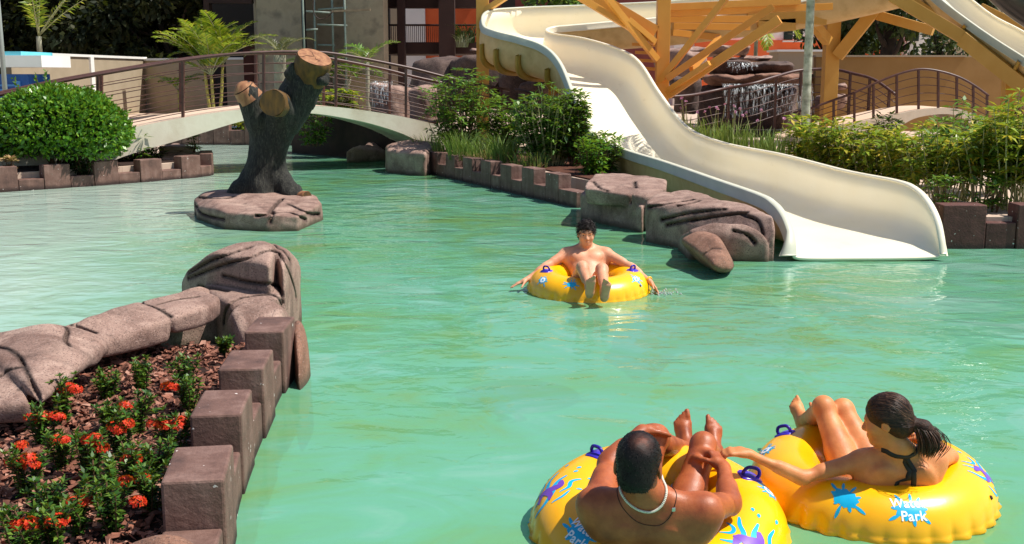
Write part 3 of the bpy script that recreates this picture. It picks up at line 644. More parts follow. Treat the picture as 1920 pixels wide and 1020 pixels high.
# black tube slide
BLK = mk('black_tube_plastic', '0c0c0e', '141417', .28, 3, spec=.6)
m = MB(); m.tube(smoothpath([P(1810, -135, 21), P(1885, -44, 20.6), P(1960, 14, 20.2), P(2090, 92, 19.6)], 24), .46, 26)
bt = m.build('tube_slide', BLK, None, True); tag(bt, 'black enclosed tube slide crossing the upper right corner', 'tube slide')
# ------------------------------------------------------------------ ochre steel columns and braces
SG = 'ochre steel columns carrying the slides'
def steel(label, colm, bars, mat=ORG, w_=.28):
    x, y, Y = colm; b = P(x, y, Y); t = thing('steel_column', label, 'steel column', (b.x, b.y, .36), SG)
    m = MB(); m.bar((b.x, b.y, .36), (b.x, b.y, 6.5), w_, w_, up=(1, 0, 0)); m.build('column', mat, t, bevel=.008)
    m = MB(); m.box((b.x, b.y, .40), (w_ * 1.8, w_ * 1.8, .05)); m.build('base_plate', mat, t)
    for a, c, bw in bars:
        m = MB(); m.bar(P(*a), P(*c), bw, bw * 1.1); m.build('brace', mat, t, bevel=.004)
    return t
SCOL = steel('tall ochre steel column with fan of braces behind the slide drop', (1241, 150, 24.9), [
    ((1238, 152, 24.7), (1372, -18, 24.0), .12), ((1250, 148, 24.6), (1450, 12, 24.2), .13), ((1252, 178, 24.5), (1462, 36, 23.6), .17), ((1252, 170, 24.4), (1330, 118, 23.8), .10), ((1296, 130, 24.6), (1350, 70, 25.4), .11),
    ((1228, 80, 24.7), (1075, -12, 24.2), .12), ((1232, 112, 24.7), (1135, -8, 24.2), .12), ((1228, 62, 24.9), (1098, -14, 24.9), .28), ((1178, 36, 24.4), (1228, 78, 24.6), .1)])
for (y0, y1, x0, x1, Y) in ((14, 2, 1242, 1500, 25.2), (26, 12, 1242, 1560, 25.4), (36, 36, 1252, 1420, 25.9), (49, 51, 1262, 1405, 26.4), (61, 70, 1260, 1348, 26.8)):
    m = MB(); m.bar(P(x0, y0, Y), P(x1, y1, Y + .3), .13, .15); m.build('beam', ORG, SCOL, bevel=.005)
for (x0, x1, y0, y1, Y) in ((1400, 1548, 27, 36, 27), (1420, 1490, 50, 46, 27)):
    m = MB(); m.bar(P(x0, y0, Y), P(x1, y1, Y), .26, .28); m.build('beam', YST, SCOL, bevel=.005)
for i, y in enumerate((83, 98, 113, 128)):
    m = MB(); m.bar(P(1185 + 6 * i, y, 25.6), P(1236, y + 2, 25.5), .10, .07); m.build('rung', ORG, SCOL)
steel('round topped pale ochre column at the left end of the flume bend', (905, 60, 27.6), [((912, 18, 27.5), (958, -12, 27.0), .12)], YST, .30)
steel('thick pale ochre column right of the smooth palm trunk', (1558, 100, 28.2), [((1570, 106, 28.0), (1658, -4, 27.6), .26), ((1552, 78, 28), (1516, 32, 27.6), .2), ((1565, 6, 28.3), (1750, 58, 27), .2), ((1632, 26, 28), (1600, -10, 28), .1)], YST, .34)
# ------------------------------------------------------------------ vegetation
NR = np.random.RandomState(11)
def unit(A): return A / np.maximum(np.linalg.norm(A, axis=1, keepdims=True), 1e-9)
def leaf_arrays(C, D, N, L, W, fold=.25):
    """kite leaves: base C, direction D, normal N"""
    D = unit(D); T = unit(np.cross(D, N)); N = np.cross(T, D); L = np.reshape(L, (-1, 1)) * np.ones((len(C), 1)); W = np.reshape(W, (-1, 1)) * np.ones((len(C), 1))
    mid = C + D * L * .45 + N * L * fold * .25; tip = C + D * L - N * L * fold * .35
    V = np.stack([C, mid + T * W * .5, tip, mid - T * W * .5], 1).reshape(-1, 3)
    return V, np.arange(len(V), dtype=np.int32).reshape(-1, 4)
class LV:
    def __init__(s): s.V = []; s.F = []; s.n = 0
    def add(s, C, D, N, L, W, fold=.25):
        V, F = leaf_arrays(np.asarray(C, float), np.asarray(D, float), np.asarray(N, float), L, W, fold); s.V.append(V); s.F.append(F + s.n); s.n += len(V)
    def build(s, name, mat, parent=None): return mesh_obj(name, np.vstack(s.V), np.vstack(s.F), mat, parent)
def rv(n): return unit(NR.normal(size=(n, 3)))
G_CLIP = leafmat('clipped_bush_leaves', (.045, .14, .010), (.085, .25, .014), (.20, .36, .025), .30, .35, .5)
G_MID = leafmat('mid_green_leaves', (.035, .10, .012), (.08, .20, .02), (.20, .32, .04), .3, .4, .5)
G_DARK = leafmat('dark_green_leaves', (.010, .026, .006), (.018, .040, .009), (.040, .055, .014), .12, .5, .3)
G_GRASS = leafmat('grass_blades', (.08, .15, .03), (.15, .25, .05), (.27, .33, .10), .3, .5, .3)
G_YEL = leafmat('yellow_green_leaves', (.10, .19, .016), (.26, .36, .028), (.66, .46, .04), .35, .42, .45)
G_PALM = leafmat('yellow_green_palm_leaflets', (.12, .22, .014), (.28, .38, .022), (.56, .48, .05), .4, .45, .4)  # leaflet colours run from green to yellow
G_IX = leafmat('glossy_flower_bed_leaves', (.020, .065, .010), (.045, .13, .016), (.15, .24, .03), .22, .42, .4)
RED = leafmat('orange_red_petals', (.60, .022, .012), (.76, .05, .016), (.86, .12, .025), .25, .5, .3)
PINK = leafmat('pink_petals', (.6, .2, .45), (.7, .3, .55), (.8, .45, .65), .3)
DRY = leafmat('dry_blades', (.22, .12, .05), (.36, .22, .10), (.48, .34, .18), .2, .6, .2)
REDL = leafmat('dark_red_leaves', (.09, .02, .025), (.16, .04, .04), (.26, .09, .07), .2)
STEM = mk('woody_stem', '4a3524', '77593e', .8, 12); PSTEM = mk('pale_green_stem', '8a8a5a', 'b0a878', .7, 10)
def ball(t, c, r, n, L, W, mat, name='foliage', lump=.10, fill=.72, seed=1, up=.15):
    d = rv(n); d[:, 2] = np.where(d[:, 2] < -.55, -d[:, 2], d[:, 2]); k = 1 + nz((d[:, 0], d[:, 1], d[:, 2]), 3.0, seed, 3) * lump
    k = k * (fill + (1.02 - fill) * NR.uniform(0, 1, n) ** .45)
    C = np.array(c) + d * np.array(r) * k[:, None]; D = unit(d * .8 + rv(n) * .75 + np.array([0, 0, up])); N = unit(d + rv(n) * .7)
    lv = LV(); lv.add(C, D, N, L * NR.uniform(.65, 1.25, n), W * NR.uniform(.7, 1.2, n)); return lv.build(name, mat, t)
# big round bush
c = P(104, 245, 20.9); b = thing('round_bush', 'big round clipped green bush at the far left behind the crenellated wall', 'bush', (c.x, c.y, .30))
ball(b, (c.x, c.y, .98), (1.26, 1.10, .80), 14000, .10, .058, G_CLIP, lump=.20, seed=4)
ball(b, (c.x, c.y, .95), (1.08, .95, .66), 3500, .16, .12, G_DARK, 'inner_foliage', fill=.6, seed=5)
lv = LV(); ms = MB()
for k in range(26):                                   # shoots that have outgrown the clipping
    d = rv(1)[0]; d[2] = abs(d[2]) * .9; d[1] = -abs(d[1]) if k % 2 else d[1]; d[0] = d[0] + (.5 if k % 3 == 0 else 0); d = d / np.linalg.norm(d); p0 = np.array([c.x, c.y, .98]) + d * np.array([1.15, 1.0, .72]); p1 = p0 + d * NR.uniform(.14, .34) + [0, 0, .05]
    ms.tube([p0, p1], [.006, .003], 5); q = np.linspace(0, 1, 12)[:, None]; D = rv(12) * .8 + d; lv.add(p0 + (p1 - p0) * q, D, unit(rv(12) + [0, 0, .8]), .085, .045)
ms.build('shoots', STEM, b); lv.build('shoot_leaves', G_CLIP, b)
m = MB()
for k in range(7): a = k * .9; m.tube([(c.x + .08 * math.cos(a), c.y + .08 * math.sin(a), .3), (c.x + .3 * math.cos(a), c.y + .3 * math.sin(a), .7)], [.03, .02], 6)
m.build('stems', STEM, b)
def sprig(name, label, cat, base, h, spread, n_st, whorls, nl, L, W, mat, group=None, bare=.35, droop=.2, stem=STEM, sr=.008, flower=0, tilt=.22, fold=.25, top_up=.3):
    """stems that carry whorls of leaves in their upper part"""
    base = np.array(base, float); t = thing(name, label, cat, base, group); ms = MB(); lv = LV()
    for s in range(n_st):
        a = NR.uniform(0, 6.283); q = spread * math.sqrt(NR.uniform(.0, 1)); top = base + np.array([q * math.cos(a), q * math.sin(a), h * NR.uniform(.78, 1.04) * (1 - .25 * (q / max(spread, .01)) ** 2)])
        st = base + np.array([q * .35 * math.cos(a), q * .35 * math.sin(a), -.02]); mid = (st + top) / 2 + rv(1)[0] * h * .06
        pts = smoothpath([st, mid, top], 7); ms.tube(pts, [sr * (1 - .5 * i / 6) for i in range(7)], 5)
        for w_ in range(whorls):
            f = bare + (1 - bare) * (w_ + NR.uniform(.2, .9)) / whorls if w_ < whorls - 1 else 1.0
            p = np.array([np.interp(f * 6, range(7), pts[:, i]) for i in range(3)])
            if w_ < whorls - 1: p = p + rv(1)[0] * np.array([1, 1, .5]) * spread * .22 * NR.uniform(.2, 1)
            k = nl; an = NR.uniform(0, 6.283) + np.arange(k) * 6.283 / k + NR.normal(size=k) * .25
            el = NR.normal(size=k) * .3 + (top_up if w_ == whorls - 1 else .05) - droop * .5
            D = np.stack([np.cos(an) * np.cos(el), np.sin(an) * np.cos(el), np.sin(el)], 1); N = unit(np.stack([-np.cos(an) * np.sin(el), -np.sin(an) * np.sin(el), np.cos(el)], 1) + rv(k) * .35)
            lv.add(np.tile(p, (k, 1)) + D * L * .12, D, N, L * NR.uniform(.6, 1.2, k), W * NR.uniform(.75, 1.2, k), fold)
    ms.build('stems', stem, t); lv.build('foliage', mat, t); return t
def grass(label, base, h, n, spread, mat=G_GRASS, dry=0, flowers=0, group='strappy grass clumps', lean=.55, wd=.016, name='grass_clump', cat='grass clump'):
    base = np.array(base, float); t = thing(name, label, cat, base, group)
    def blades(n, h, mt, nm, lean):
        V, F = [], []
        for i in range(n):
            a = NR.uniform(0, 6.283); q = spread * math.sqrt(NR.uniform(0, 1)); b = base + np.array([q * math.cos(a), q * math.sin(a), -.01]); a2 = a + NR.normal() * .8; hh = h * NR.uniform(.55, 1.1); ln = hh * lean * NR.uniform(.1, 1.2)
            s = np.array([-math.sin(a2 + .6), math.cos(a2 + .6), 0]) * wd * .5; o = len(V)
            for k in range(5):
                f = k / 4; p = b + np.array([math.cos(a2) * ln * f ** 1.8, math.sin(a2) * ln * f ** 1.8, hh * (f - .22 * f ** 3 * (1 + lean))]); w_ = (1 - f ** 2) if k < 4 else 0.05
                V += [p - s * w_, p + s * w_]
            F += [(o + 2 * k, o + 2 * k + 1, o + 2 * k + 3, o + 2 * k + 2) for k in range(4)]
        return mesh_obj(nm, np.array(V), np.array(F, dtype=np.int32), mt, t)
    blades(n, h, mat, 'blades', lean)
    if dry: blades(dry, h * .45, DRY, 'dry_blades', 1.2)
    if flowers:
        for i in range(flowers):
            p = base + np.array([NR.uniform(-1, 1) * spread, NR.uniform(-1, 1) * spread, h * NR.uniform(.85, 1.15)]); k = 12; lv = LV(); ms = MB()
            D = rv(k) + [0, -.4, .3]; lv.add(np.tile(p, (k, 1)), D, unit(rv(k) + [0, -1, .4]), .04, .034); ms.tube([(base + p) / 2, p], .005, 4)
            f = lv.build('flower', PINK, t); ms.build('stalk', PSTEM, f)
    return t
gz = lambda x, Y, z=.37: (P(x, 300, Y).x, Y, z)
# centre bank
sprig('leafy_shrub', 'tall leafy shrub with small pale speckled leaves in front of the bridge rail', 'shrub', gz(866, 23.4), 1.75, .86, 64, 6, 7, .14, .06, G_MID, 'shrubs along the right bank', bare=.2)
sprig('leafy_shrub', 'bushy dark green shrub with thin pale trunk left of the slide drop', 'shrub', gz(1032, 20.5), 1.42, .74, 78, 7, 7, .13, .06, G_MID, 'shrubs along the right bank', bare=.22, stem=PSTEM, sr=.012)
sprig('leafy_shrub', 'shrub leaning against the left rim of the slide', 'shrub', gz(1078, 20.3), 1.45, .26, 30, 7, 7, .13, .06, G_MID, 'shrubs along the right bank', bare=.15)
sprig('leafy_shrub', 'rounded shrub filling the gap before the dark red railing post', 'shrub', gz(948, 22.7), 1.15, .55, 46, 6, 7, .13, .055, G_MID, 'shrubs along the right bank', bare=.15)
sprig('leafy_shrub', 'low spreading shrub under the left rim of the slide', 'shrub', gz(1135, 19.3), .68, .32, 26, 5, 8, .12, .05, G_MID, 'shrubs along the right bank', bare=.05)
sprig('leafy_shrub', 'low bright green seedling beside the flat topped rock', 'shrub', gz(1112, 18.6), .62, .33, 22, 4, 8, .12, .045, G_CLIP, 'shrubs along the right bank', bare=.05)
sprig('leafy_shrub', 'small shaded shrub behind the stump under the bridge arch', 'shrub', gz(590, 27.4, .3), .9, .45, 20, 4, 7, .14, .07, G_MID, None, bare=.1)
for i, (x, Y, h, n, s, dr, lab) in enumerate(((800, 23.9, .62, 90, .26, 10, 'shorter grass clump at the very end of the wall by the bridge'), (925, 22.2, .80, 130, .28, 16, 'grass clump half hidden below the speckled shrub'), (1005, 19.9, .50, 70, .26, 30, 'low grass tuft in front of the pale trunked shrub'), (835, 23.0, .78, 120, .26, 12, 'grass clump with arching blades nearest the bridge foot'), (870, 22.0, .85, 170, .30, 26, 'fullest arching grass clump above the crenellated right wall'), (905, 21.3, .62, 60, .26, 60, 'half dry grass clump with straw coloured blades'), (945, 20.9, .85, 130, .24, 50, 'tall grass clump beside the dark red railing post'), (985, 20.2, .50, 40, .28, 60, 'mostly dry grass tuft under the dark green shrub'))):
    grass(lab, gz(x, Y), h, n, s, dry=dr)
# pink flowered grasses behind the slide
for i, (x, Y, h, n, s, f, lab) in enumerate(((1290, 24.2, 1.05, 90, .28, 5, 'upright leafy grass with pink blooms right behind the slide rim'), (1330, 23.4, .9, 90, .3, 2, 'upright grass second from the slide rim'), (1375, 22.6, .95, 110, .32, 4, 'upright grass below the waterfall with pale pink blooms'), (1420, 21.8, .85, 120, .34, 3, 'dense upright grass clump midway to the palm trunk'), (1455, 21.2, .82, 110, .28, 1, 'upright grass clump nearest the palm trunk'), (1345, 25.5, .9, 80, .35, 4, 'rear row grass with pink blooms along the basin railing'))):
    grass(lab, gz(x, Y), h, n, s, dry=8, flowers=f, group='upright grasses behind the slide', lean=.3, wd=.026)
# right hedge: lanky shrubs with bare stems
hg = [(1905, 13.75, 1.42, 'tallest lanky shrub beside the dark red wall at the right edge'), (1868, 15.6, 1.40, 'tall loose shrub behind the others near the right edge'), (1790, 16.5, 1.22, 'loose shrub at the back above the first dark red wall block'), (1512, 18.6, 1.02, 'small leaf yellowish shrub right beside the palm trunk'), (1560, 18.0, .98, 'second hedge shrub from the palm trunk above the slide rim'), (1612, 17.4, .88, 'hedge shrub with golden leaves in the middle of the slide rim'), (1665, 16.8, .88, 'hedge shrub above the end of the slide wall'), (1712, 16.0, .94, 'hedge shrub standing right over the slide exit'),
      (1762, 14.5, 1.0, 'lanky shrub with bare stems just right of the slide exit'), (1800, 14.8, 1.08, 'lanky bare stemmed shrub behind the first dark red wall block'), (1842, 14.1, 1.04, 'lanky bare stemmed shrub between the dark red wall blocks'), (1888, 14.3, 1.14, 'tall lanky shrub near the right edge of the picture'), (1935, 13.9, 1.08, 'lanky shrub cut off by the right edge of the picture')]
for i, (x, Y, h, lab) in enumerate(hg):
    sprig('hedge_shrub', lab, 'shrub', gz(x, Y), h, .44, 23 if 2 < i < 8 else 17, 6, 9, .15, .05, G_YEL if i in (0, 1, 3, 4, 5, 6, 7, 8, 10, 11) else G_MID, 'lanky hedge shrubs right of the slide', bare=.22 if 2 < i < 8 else .42, stem=PSTEM, sr=.010, droop=.35)
for i, (x, Y) in enumerate(((1775, 13.6), (1838, 13.5), (1870, 13.6))):
    sprig('young_plant', ['low broad leaved young plant', 'low young plant in the gap', 'small young plant beside the last block'][i] + ' of the dark red wall', 'plant', gz(x, Y), .42, .2, 7, 2, 8, .13, .045, G_MID, 'young plants on the dark red wall', bare=.2)
sprig('red_leaf_plant', 'slender plant with dark red leaves by the small bridge end', 'plant', gz(1892, 24.5), 1.35, .35, 14, 4, 8, .18, .05, REDL, None, bare=.4)
sprig('red_leaf_plant', 'low bushy dark red plant below the small bridge railing', 'plant', gz(1872, 22.5), .75, .4, 16, 3, 8, .16, .05, REDL, None, bare=.2)
sprig('leafy_shrub', 'dark shrub at the foot of the small bridge arch', 'shrub', gz(1660, 23.5), .85, .3, 14, 5, 7, .15, .07, G_MID, None, bare=.1)
# left bank plants
for i, (x, Y, h) in enumerate(((250, 22.4, .50), (268, 22.2, .58), (290, 22.7, .48))):
    sprig('fern_plant', ['grey green fern left of the pair by the bridge foot', 'tallest grey green fern by the left bridge foot', 'grey green fern next to the layered rock'][i], 'fern', gz(x, Y, .3), h, .22, 9, 3, 9, .17, .035, G_MID, 'ferns by the left bridge foot', bare=.15)
sprig('fern_plant', 'small fern growing out of the rock tip near the stump', 'fern', gz(366, 23.2, .42), .4, .14, 6, 2, 8, .16, .035, G_MID, None, bare=.1)
sprig('trailing_plant', 'dark trailing plant spilling over the wall below the round bush', 'plant', (P(158, 300, 20.75).x, 20.62, .12), .42, .34, 26, 4, 8, .13, .035, G_DARK, None, bare=.0, droop=1.2)
o = sprig('pale_plant', 'small wilted cream coloured plant on the left wall edge', 'plant', (P(20, 300, 19.7).x, 19.62, .36), .22, .14, 12, 2, 7, .10, .06, DRY, None, bare=0)
for i, x in enumerate((372, 398, 420, 444, 462)):
    sprig('yellow_plant', ['first', 'second', 'third', 'fourth', 'fifth'][i] + ' yellow green plant from the left on the distant wall under the bridge', 'plant', gz(x, 32.9), .42, .3, 8, 3, 7, .16, .07, G_YEL, 'yellow green plants on the distant wall', bare=.1)
for i, x in enumerate((612, 640, 662)):
    sprig('yellow_plant', ['yellow green plant right of the stump behind the railing', 'yellow green plant in the middle behind the railing', 'yellow green plant furthest from the stump behind the railing'][i], 'plant', gz(x, 27.2, 1.0), .62, .32, 14, 3, 7, .15, .08, G_YEL, 'yellow green plants behind the railing', bare=.1)
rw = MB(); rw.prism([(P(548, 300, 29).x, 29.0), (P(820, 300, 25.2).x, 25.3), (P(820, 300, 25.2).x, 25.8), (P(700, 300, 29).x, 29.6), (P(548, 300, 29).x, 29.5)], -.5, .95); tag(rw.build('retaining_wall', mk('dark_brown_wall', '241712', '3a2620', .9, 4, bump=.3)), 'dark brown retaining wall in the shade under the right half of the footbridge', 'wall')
# ------------------------------------------------------------------ flower bed
SOILM = mk('dark_soil', '1c0f0a', '33190f', .95, 8, bump=.8, bscale=30, bdist=.03)
soil = [(-1.30, 3.0), (-1.40, 4.3), (-1.54, 5.2), (-1.63, 6.05), (-1.70, 6.95), (-1.75, 7.5), (-2.15, 7.7), (-2.7, 7.4), (-3.0, 6.5), (-3.6, 5.6), (-4.6, 4.6), (-4.6, 3.0)]
m = MB(); m.prism(soil, -.6, .15); tag(m.build('soil', SOILM), kind='structure')
def inpoly(x, y, p):
    c = False
    for i in range(len(p)):
        (x1, y1), (x2, y2) = p[i], p[i - 1]
        if (y1 > y) != (y2 > y) and x < (x2 - x1) * (y - y1) / (y2 - y1) + x1: c = not c
    return c
CHIP = NT('bark_chips'); gg = CHIP.new('ShaderNodeNewGeometry')
CHIP.set(Base_Color=CHIP.mix(.4, CHIP.ramp(gg.outputs['Random Per Island'], [(0, '3c2016'), (.45, '74422f'), (.8, '9c6450'), (1, 'c09480')]), CHIP.ramp(CHIP.noise(40, 4), [(.3, '4a271b'), (.7, 'a06a54')])), Roughness=.85); CHIP.bump(CHIP.noise(120, 4), .5, .004)
m = MB(); k = 0
while k < 7500:
    x, y = rng.uniform(-3.4, -1.3), rng.uniform(3.5, 7.6)
    if not inpoly(x, y, soil): continue
    L = rng.choice((.014, .02, .03, .045, .055)) * rng.uniform(.7, 1.15); M_ = Matrix.Rotation(rng.uniform(0, 6.28), 3, 'Z') @ Matrix.Rotation(rng.gauss(0, .45), 3, 'X') @ Matrix.Rotation(rng.gauss(0, .45), 3, 'Y')
    m.box((x, y, .155 + rng.uniform(0, .035)), (L, L * rng.uniform(.3, .6), L * rng.uniform(.12, .3)), M_, taper=rng.uniform(.35, .95)); k += 1; m.V[-8:] = [(p[0] + rng.gauss(0, L * .13), p[1] + rng.gauss(0, L * .13), p[2] + rng.gauss(0, L * .07)) for p in m.V[-8:]]
o = m.build('bark_mulch', CHIP.m, None, bevel=0); tag(o, kind='stuff')
def ixora(label, x, y, h, r, heads, nst=11):
    b = np.array(G(x, y, .16)); t = thing('flowering_plant', label, 'flowering plant', b, 'red flowered plants in the foreground bed'); ms = MB(); lv = LV(); fl = LV()
    for s in range(nst):
        a = NR.uniform(0, 6.283); q = r * .92 * math.sqrt(NR.uniform(.02, 1)); top = b + np.array([q * math.cos(a), q * math.sin(a), h * .88 * NR.uniform(.6, 1.0)]); pts = smoothpath([b + np.array([q * .25 * math.cos(a), q * .25 * math.sin(a), -.02]), (b + top) / 2 + rv(1)[0] * .02, top], 6); ms.tube(pts, .0035, 5)
        for w_ in range(8):
            f = .15 + .85 * w_ / 7; p = np.array([np.interp(f * 5, range(6), pts[:, i]) for i in range(3)]); k = 6 if w_ < 7 else 7; an = NR.uniform(0, 6.28) + np.arange(k) * 6.283 / k + NR.normal(size=k) * .3; el = NR.normal(size=k) * .3 + .35 + .4 * (w_ == 7)
            D = np.stack([np.cos(an) * np.cos(el), np.sin(an) * np.cos(el), np.sin(el)], 1); N = unit(np.stack([-np.cos(an) * np.sin(el), -np.sin(an) * np.sin(el), np.cos(el)], 1) + rv(k) * .4)
            lv.add(np.tile(p, (k, 1)), D, N, .038 * NR.uniform(.6, 1.2, k), .016, .3)
    ms.build('stems', STEM, t); lv.build('foliage', G_IX, t)
    for (hx, hy) in heads:                                    # each flower head: a dome of small four-petal flowers
        d = ray(hx, hy); tt = (b[1] + NR.uniform(-.03, .03)) / d.y; c = np.array([d.x * tt, d.y * tt, CAMH + d.z * tt]); c[2] = min(max(c[2], b[2] + h * .6), b[2] + h * 1.25); R = NR.uniform(.023, .034)
        fl = LV()
        for j in range(34):
            u = rv(1)[0]; u[2] = abs(u[2]) * .9 - .12; u = u / np.linalg.norm(u); p = c + u * R * np.array([1.15, 1.15, .8]); e1 = unit(np.cross(u, [.3, .2, 1])[None])[0]; e2 = np.cross(u, e1)
            an = np.arange(4) * 1.5708 + NR.uniform(0, 1.5); D = np.array([e1 * math.cos(q) + e2 * math.sin(q) + u * .25 for q in an]); fl.add(np.tile(p, (4, 1)), D, np.tile(u, (4, 1)), .015, .010, .1)
        fl.build('flower_head', RED, t)
for a in (('flowering plant with three red heads under the overhanging boulder', 118, 795, .30, .10, [(129, 725), (141, 731), (110, 742), (116, 766)]),
          ('flowering plant with a wide cluster of red heads left of the bed', 82, 838, .26, .10, [(58, 784), (74, 797), (82, 788), (112, 803), (106, 810)]),
          ('flowering plant with one tall double red head in the middle of the bed', 172, 900, .26, .09, [(163, 826), (178, 822), (181, 852), (191, 867)]),
          ('flowering plant with orange red heads at the left edge', 52, 930, .26, .11, [(40, 836), (32, 872), (61, 881), (27, 894), (54, 862)]),
          ('dense green plant without flowers nearest the brown slab', 262, 735, .24, .10, []), ('green plant without flowers beside the second wall block', 345, 735, .24, .10, []),
          ('sparse green plant without flowers below the ridge rock', 203, 752, .20, .08, []), ('green plant with a bud in the centre of the bed', 255, 815, .24, .11, [(236, 762)]),
          ('flowering plant with many red heads beside the second wall block', 322, 862, .30, .12, [(290, 824), (309, 819), (335, 810), (340, 790), (307, 800), (330, 822), (318, 797)]),
          ('flowering plant with a single wide red head before the nearest block', 246, 925, .26, .11, [(240, 864), (252, 867)]), ('green plant with a small low red head beside the nearest block', 282, 960, .24, .10, [(270, 910), (236, 908)]),
          ('flowering plant with faded red heads at the bottom of the bed', 148, 1005, .24, .10, [(152, 942), (160, 950), (142, 968)]), ('flowering plant with two red heads in the bottom left corner', 48, 1050, .24, .11, [(55, 983), (30, 998), (38, 988)]),
          ('green plant with small red heads close to the third wall block', 352, 775, .26, .10, [(327, 756), (315, 760)]), ('flowering plant with three red heads along the middle of the bed', 225, 860, .25, .09, [(214, 800), (222, 808), (238, 795)]), ('flowering plant with two red heads between the left clusters', 118, 880, .24, .09, [(108, 838), (122, 846)]), ('flowering plant with a low red head near the bottom left', 100, 1040, .24, .10, [(92, 1000), (112, 990)]), ('green leafy plant in the gap below the middle cluster', 200, 945, .24, .10, []), ('tiny green plant between the mulch chips', 205, 812, .18, .08, []), ('green plant without flowers at the lower left of the bed', 88, 985, .22, .10, []),
          ('green plant squeezed against the inner face of the nearest block', 296, 905, .22, .10, []), ('small plant with reddish tips by the third wall block', 420, 668, .14, .06, []), ('bottom green plant beside the tan rounded stone', 215, 1000, .24, .10, [(262, 1012)])):
    ixora(*a)
# brown litter and soil strips behind the right bank wall
m = MB(); m.prism([(1.335, 17.44), (1.645, 19.6), (1.39, 20.9), (1.24, 22.0), (.2, 23.5), (-1.2, 25.4), (-1.65, 24.5), (-.45, 22), (.65, 19.3)], -.5, .385); tag(m.build('planting_soil', mk('reddish_soil', '3a1d12', '5e3420', .95, 9, bump=.6, bscale=40, bdist=.02)), kind='structure')
m = MB(); m.prism([(-13, 17.6), (-8.9, 19.75), (-7.35, 21.2), (-6.55, 22.3), (-6.8, 23), (-9, 22.2), (-14, 20)], .0, .315); tag(m.build('planting_soil', SOILM), kind='structure')
# ------------------------------------------------------------------ palms
def frond(lv, ms, base, az, L, el, bend, nl, ll, lw, vee=.5, droop=.35):
    """one pinnate frond: curved rachis and leaflet pairs"""
    p = np.array(base, float); pts = [p]; e = el; n = 14
    for i in range(n):
        d = np.array([math.cos(az) * math.cos(e), math.sin(az) * math.cos(e), math.sin(e)]); p = p + d * L / n; pts.append(p); e -= bend / n * (.5 + i / n)
    ms.tube(pts, [.018 * (1 - .85 * i / n) * (L / 1.5) for i in range(n + 1)], 5)
    pts = np.array(pts); s = np.array([-math.sin(az), math.cos(az), 0])
    for side in (-1, 1):
        f = np.linspace(.16, 1, nl); C = np.stack([np.interp(f * n, range(n + 1), pts[:, i]) for i in range(3)], 1); T = unit(np.stack([np.gradient(C[:, i]) for i in range(3)], 1))
        U = np.cross(s * np.ones((nl, 1)), T) * -1; U = np.where(U[:, 2:3] < 0, -U, U); D = unit(T * .75 + s * side * .8 + U * vee * NR.uniform(.4, 1.2, (nl, 1)) + np.array([0, 0, -droop]) * NR.uniform(.3, 1.2, (nl, 1)))
        w_ = np.sin(np.pi * np.clip(f * .88 + .10, 0, 1)) ** .6; lv.add(C, D, unit(U + rv(nl) * .2), ll * w_ * NR.uniform(.85, 1.1, nl), lw, .3)
def palm(name, label, base, stems, frs, mat, tr_mat, nl=34, ll=.5, lw=.05, cat='palm tree', group=None, **kw):
    t = thing(name, label, cat, base, group); lv = LV(); ms = MB(); rt = MB()
    for (dx, dy, h, r) in stems:
        b = np.array(base) + np.array([dx * .3, dy * .3, 0]); tp = np.array(base) + np.array([dx, dy, h])
        if r: rt.tube(smoothpath([b, (b + tp) / 2 + np.array([dx * .1, 0, 0]), tp], 9), [r * (1.15 - .25 * i / 8) for i in range(9)], 10)
        for (az, L, el, bend) in frs: frond(lv, ms, tp, az + NR.normal() * .12, L * NR.uniform(.88, 1.1), el + NR.normal() * .07, bend, nl, ll, lw, **kw)
    if rt.V: rt.build('trunk', tr_mat, t, True)
    ms.build('frond_ribs', PSTEM, t, True); lv.build('fronds', mat, t); return t
TR = mk('ringed_palm_trunk', '6e6a58', '9c9a84', .8, 3, bump=.3, bscale=20); YTR = mk('yellow_palm_cane', '9a8a3a', 'b8a850', .6, 5)
fr8 = [(k * .785 + .2, 1.9, .95 - .3 * (k % 2), 1.5) for k in range(8)]
b = P(402, 200, 36); palm('areca_palm', 'bright yellow green feathery palm behind the left half of the bridge', (b.x, b.y, .36), [(-.25, 0, 1.75, .05), (.3, .1, 1.95, .05), (0, -.2, 1.6, .05)], [(k * 1.05 + .3, 1.9, 1.32 - .3 * (k % 2), 1.15) for k in range(6)] + [(.1, 1.9, 1.0, 1.1), (3.1, 2.0, .95, 1.1), (-1.4, 1.5, 1.35, .6), (3.4, 1.8, .5, 1.2)], G_PALM, YTR, 30, .46, .055, group=None)
b = P(335, 180, 37); palm('areca_palm', 'small shaded palm clump left of the bright feathery palm', (b.x, b.y, .36), [(0, 0, 1.1, .04)], [(k * 1.2, 1.2, .9, 1.5) for k in range(6)], G_YEL, YTR, 24, .34, .05)
b = P(82, 200, 42); palm('tall_palm', 'slender palm with dry hanging fronds above the blue kiosk', (b.x, b.y, .36), [(.0, 0, 3.0, .10)], [(1.3, 2.6, 1.35, .3), (.35, 3.0, 1.05, .25), (.55, 3.2, .95, .2), (2.5, 2.2, 1.3, .6), (-1.4, 2.3, 1.25, .6), (1.8, 2.6, 1.4, .4), (.2, 2.6, .8, .35)], G_PALM, TR, 20, .5, .05, droop=.7)
b = P(527, 180, 34); palm('feather_palm', 'dull olive palm in front of the left concrete pillar', (b.x, b.y, .36), [(0, 0, 2.2, .20)], [(k * .63, 1.25, .95 - .5 * (k % 2), 1.4) for k in range(10)], leafmat('olive_palm_leaflets', (.05, .06, .03), (.09, .10, .05), (.15, .15, .08), .2), TR, 26, .3, .03)
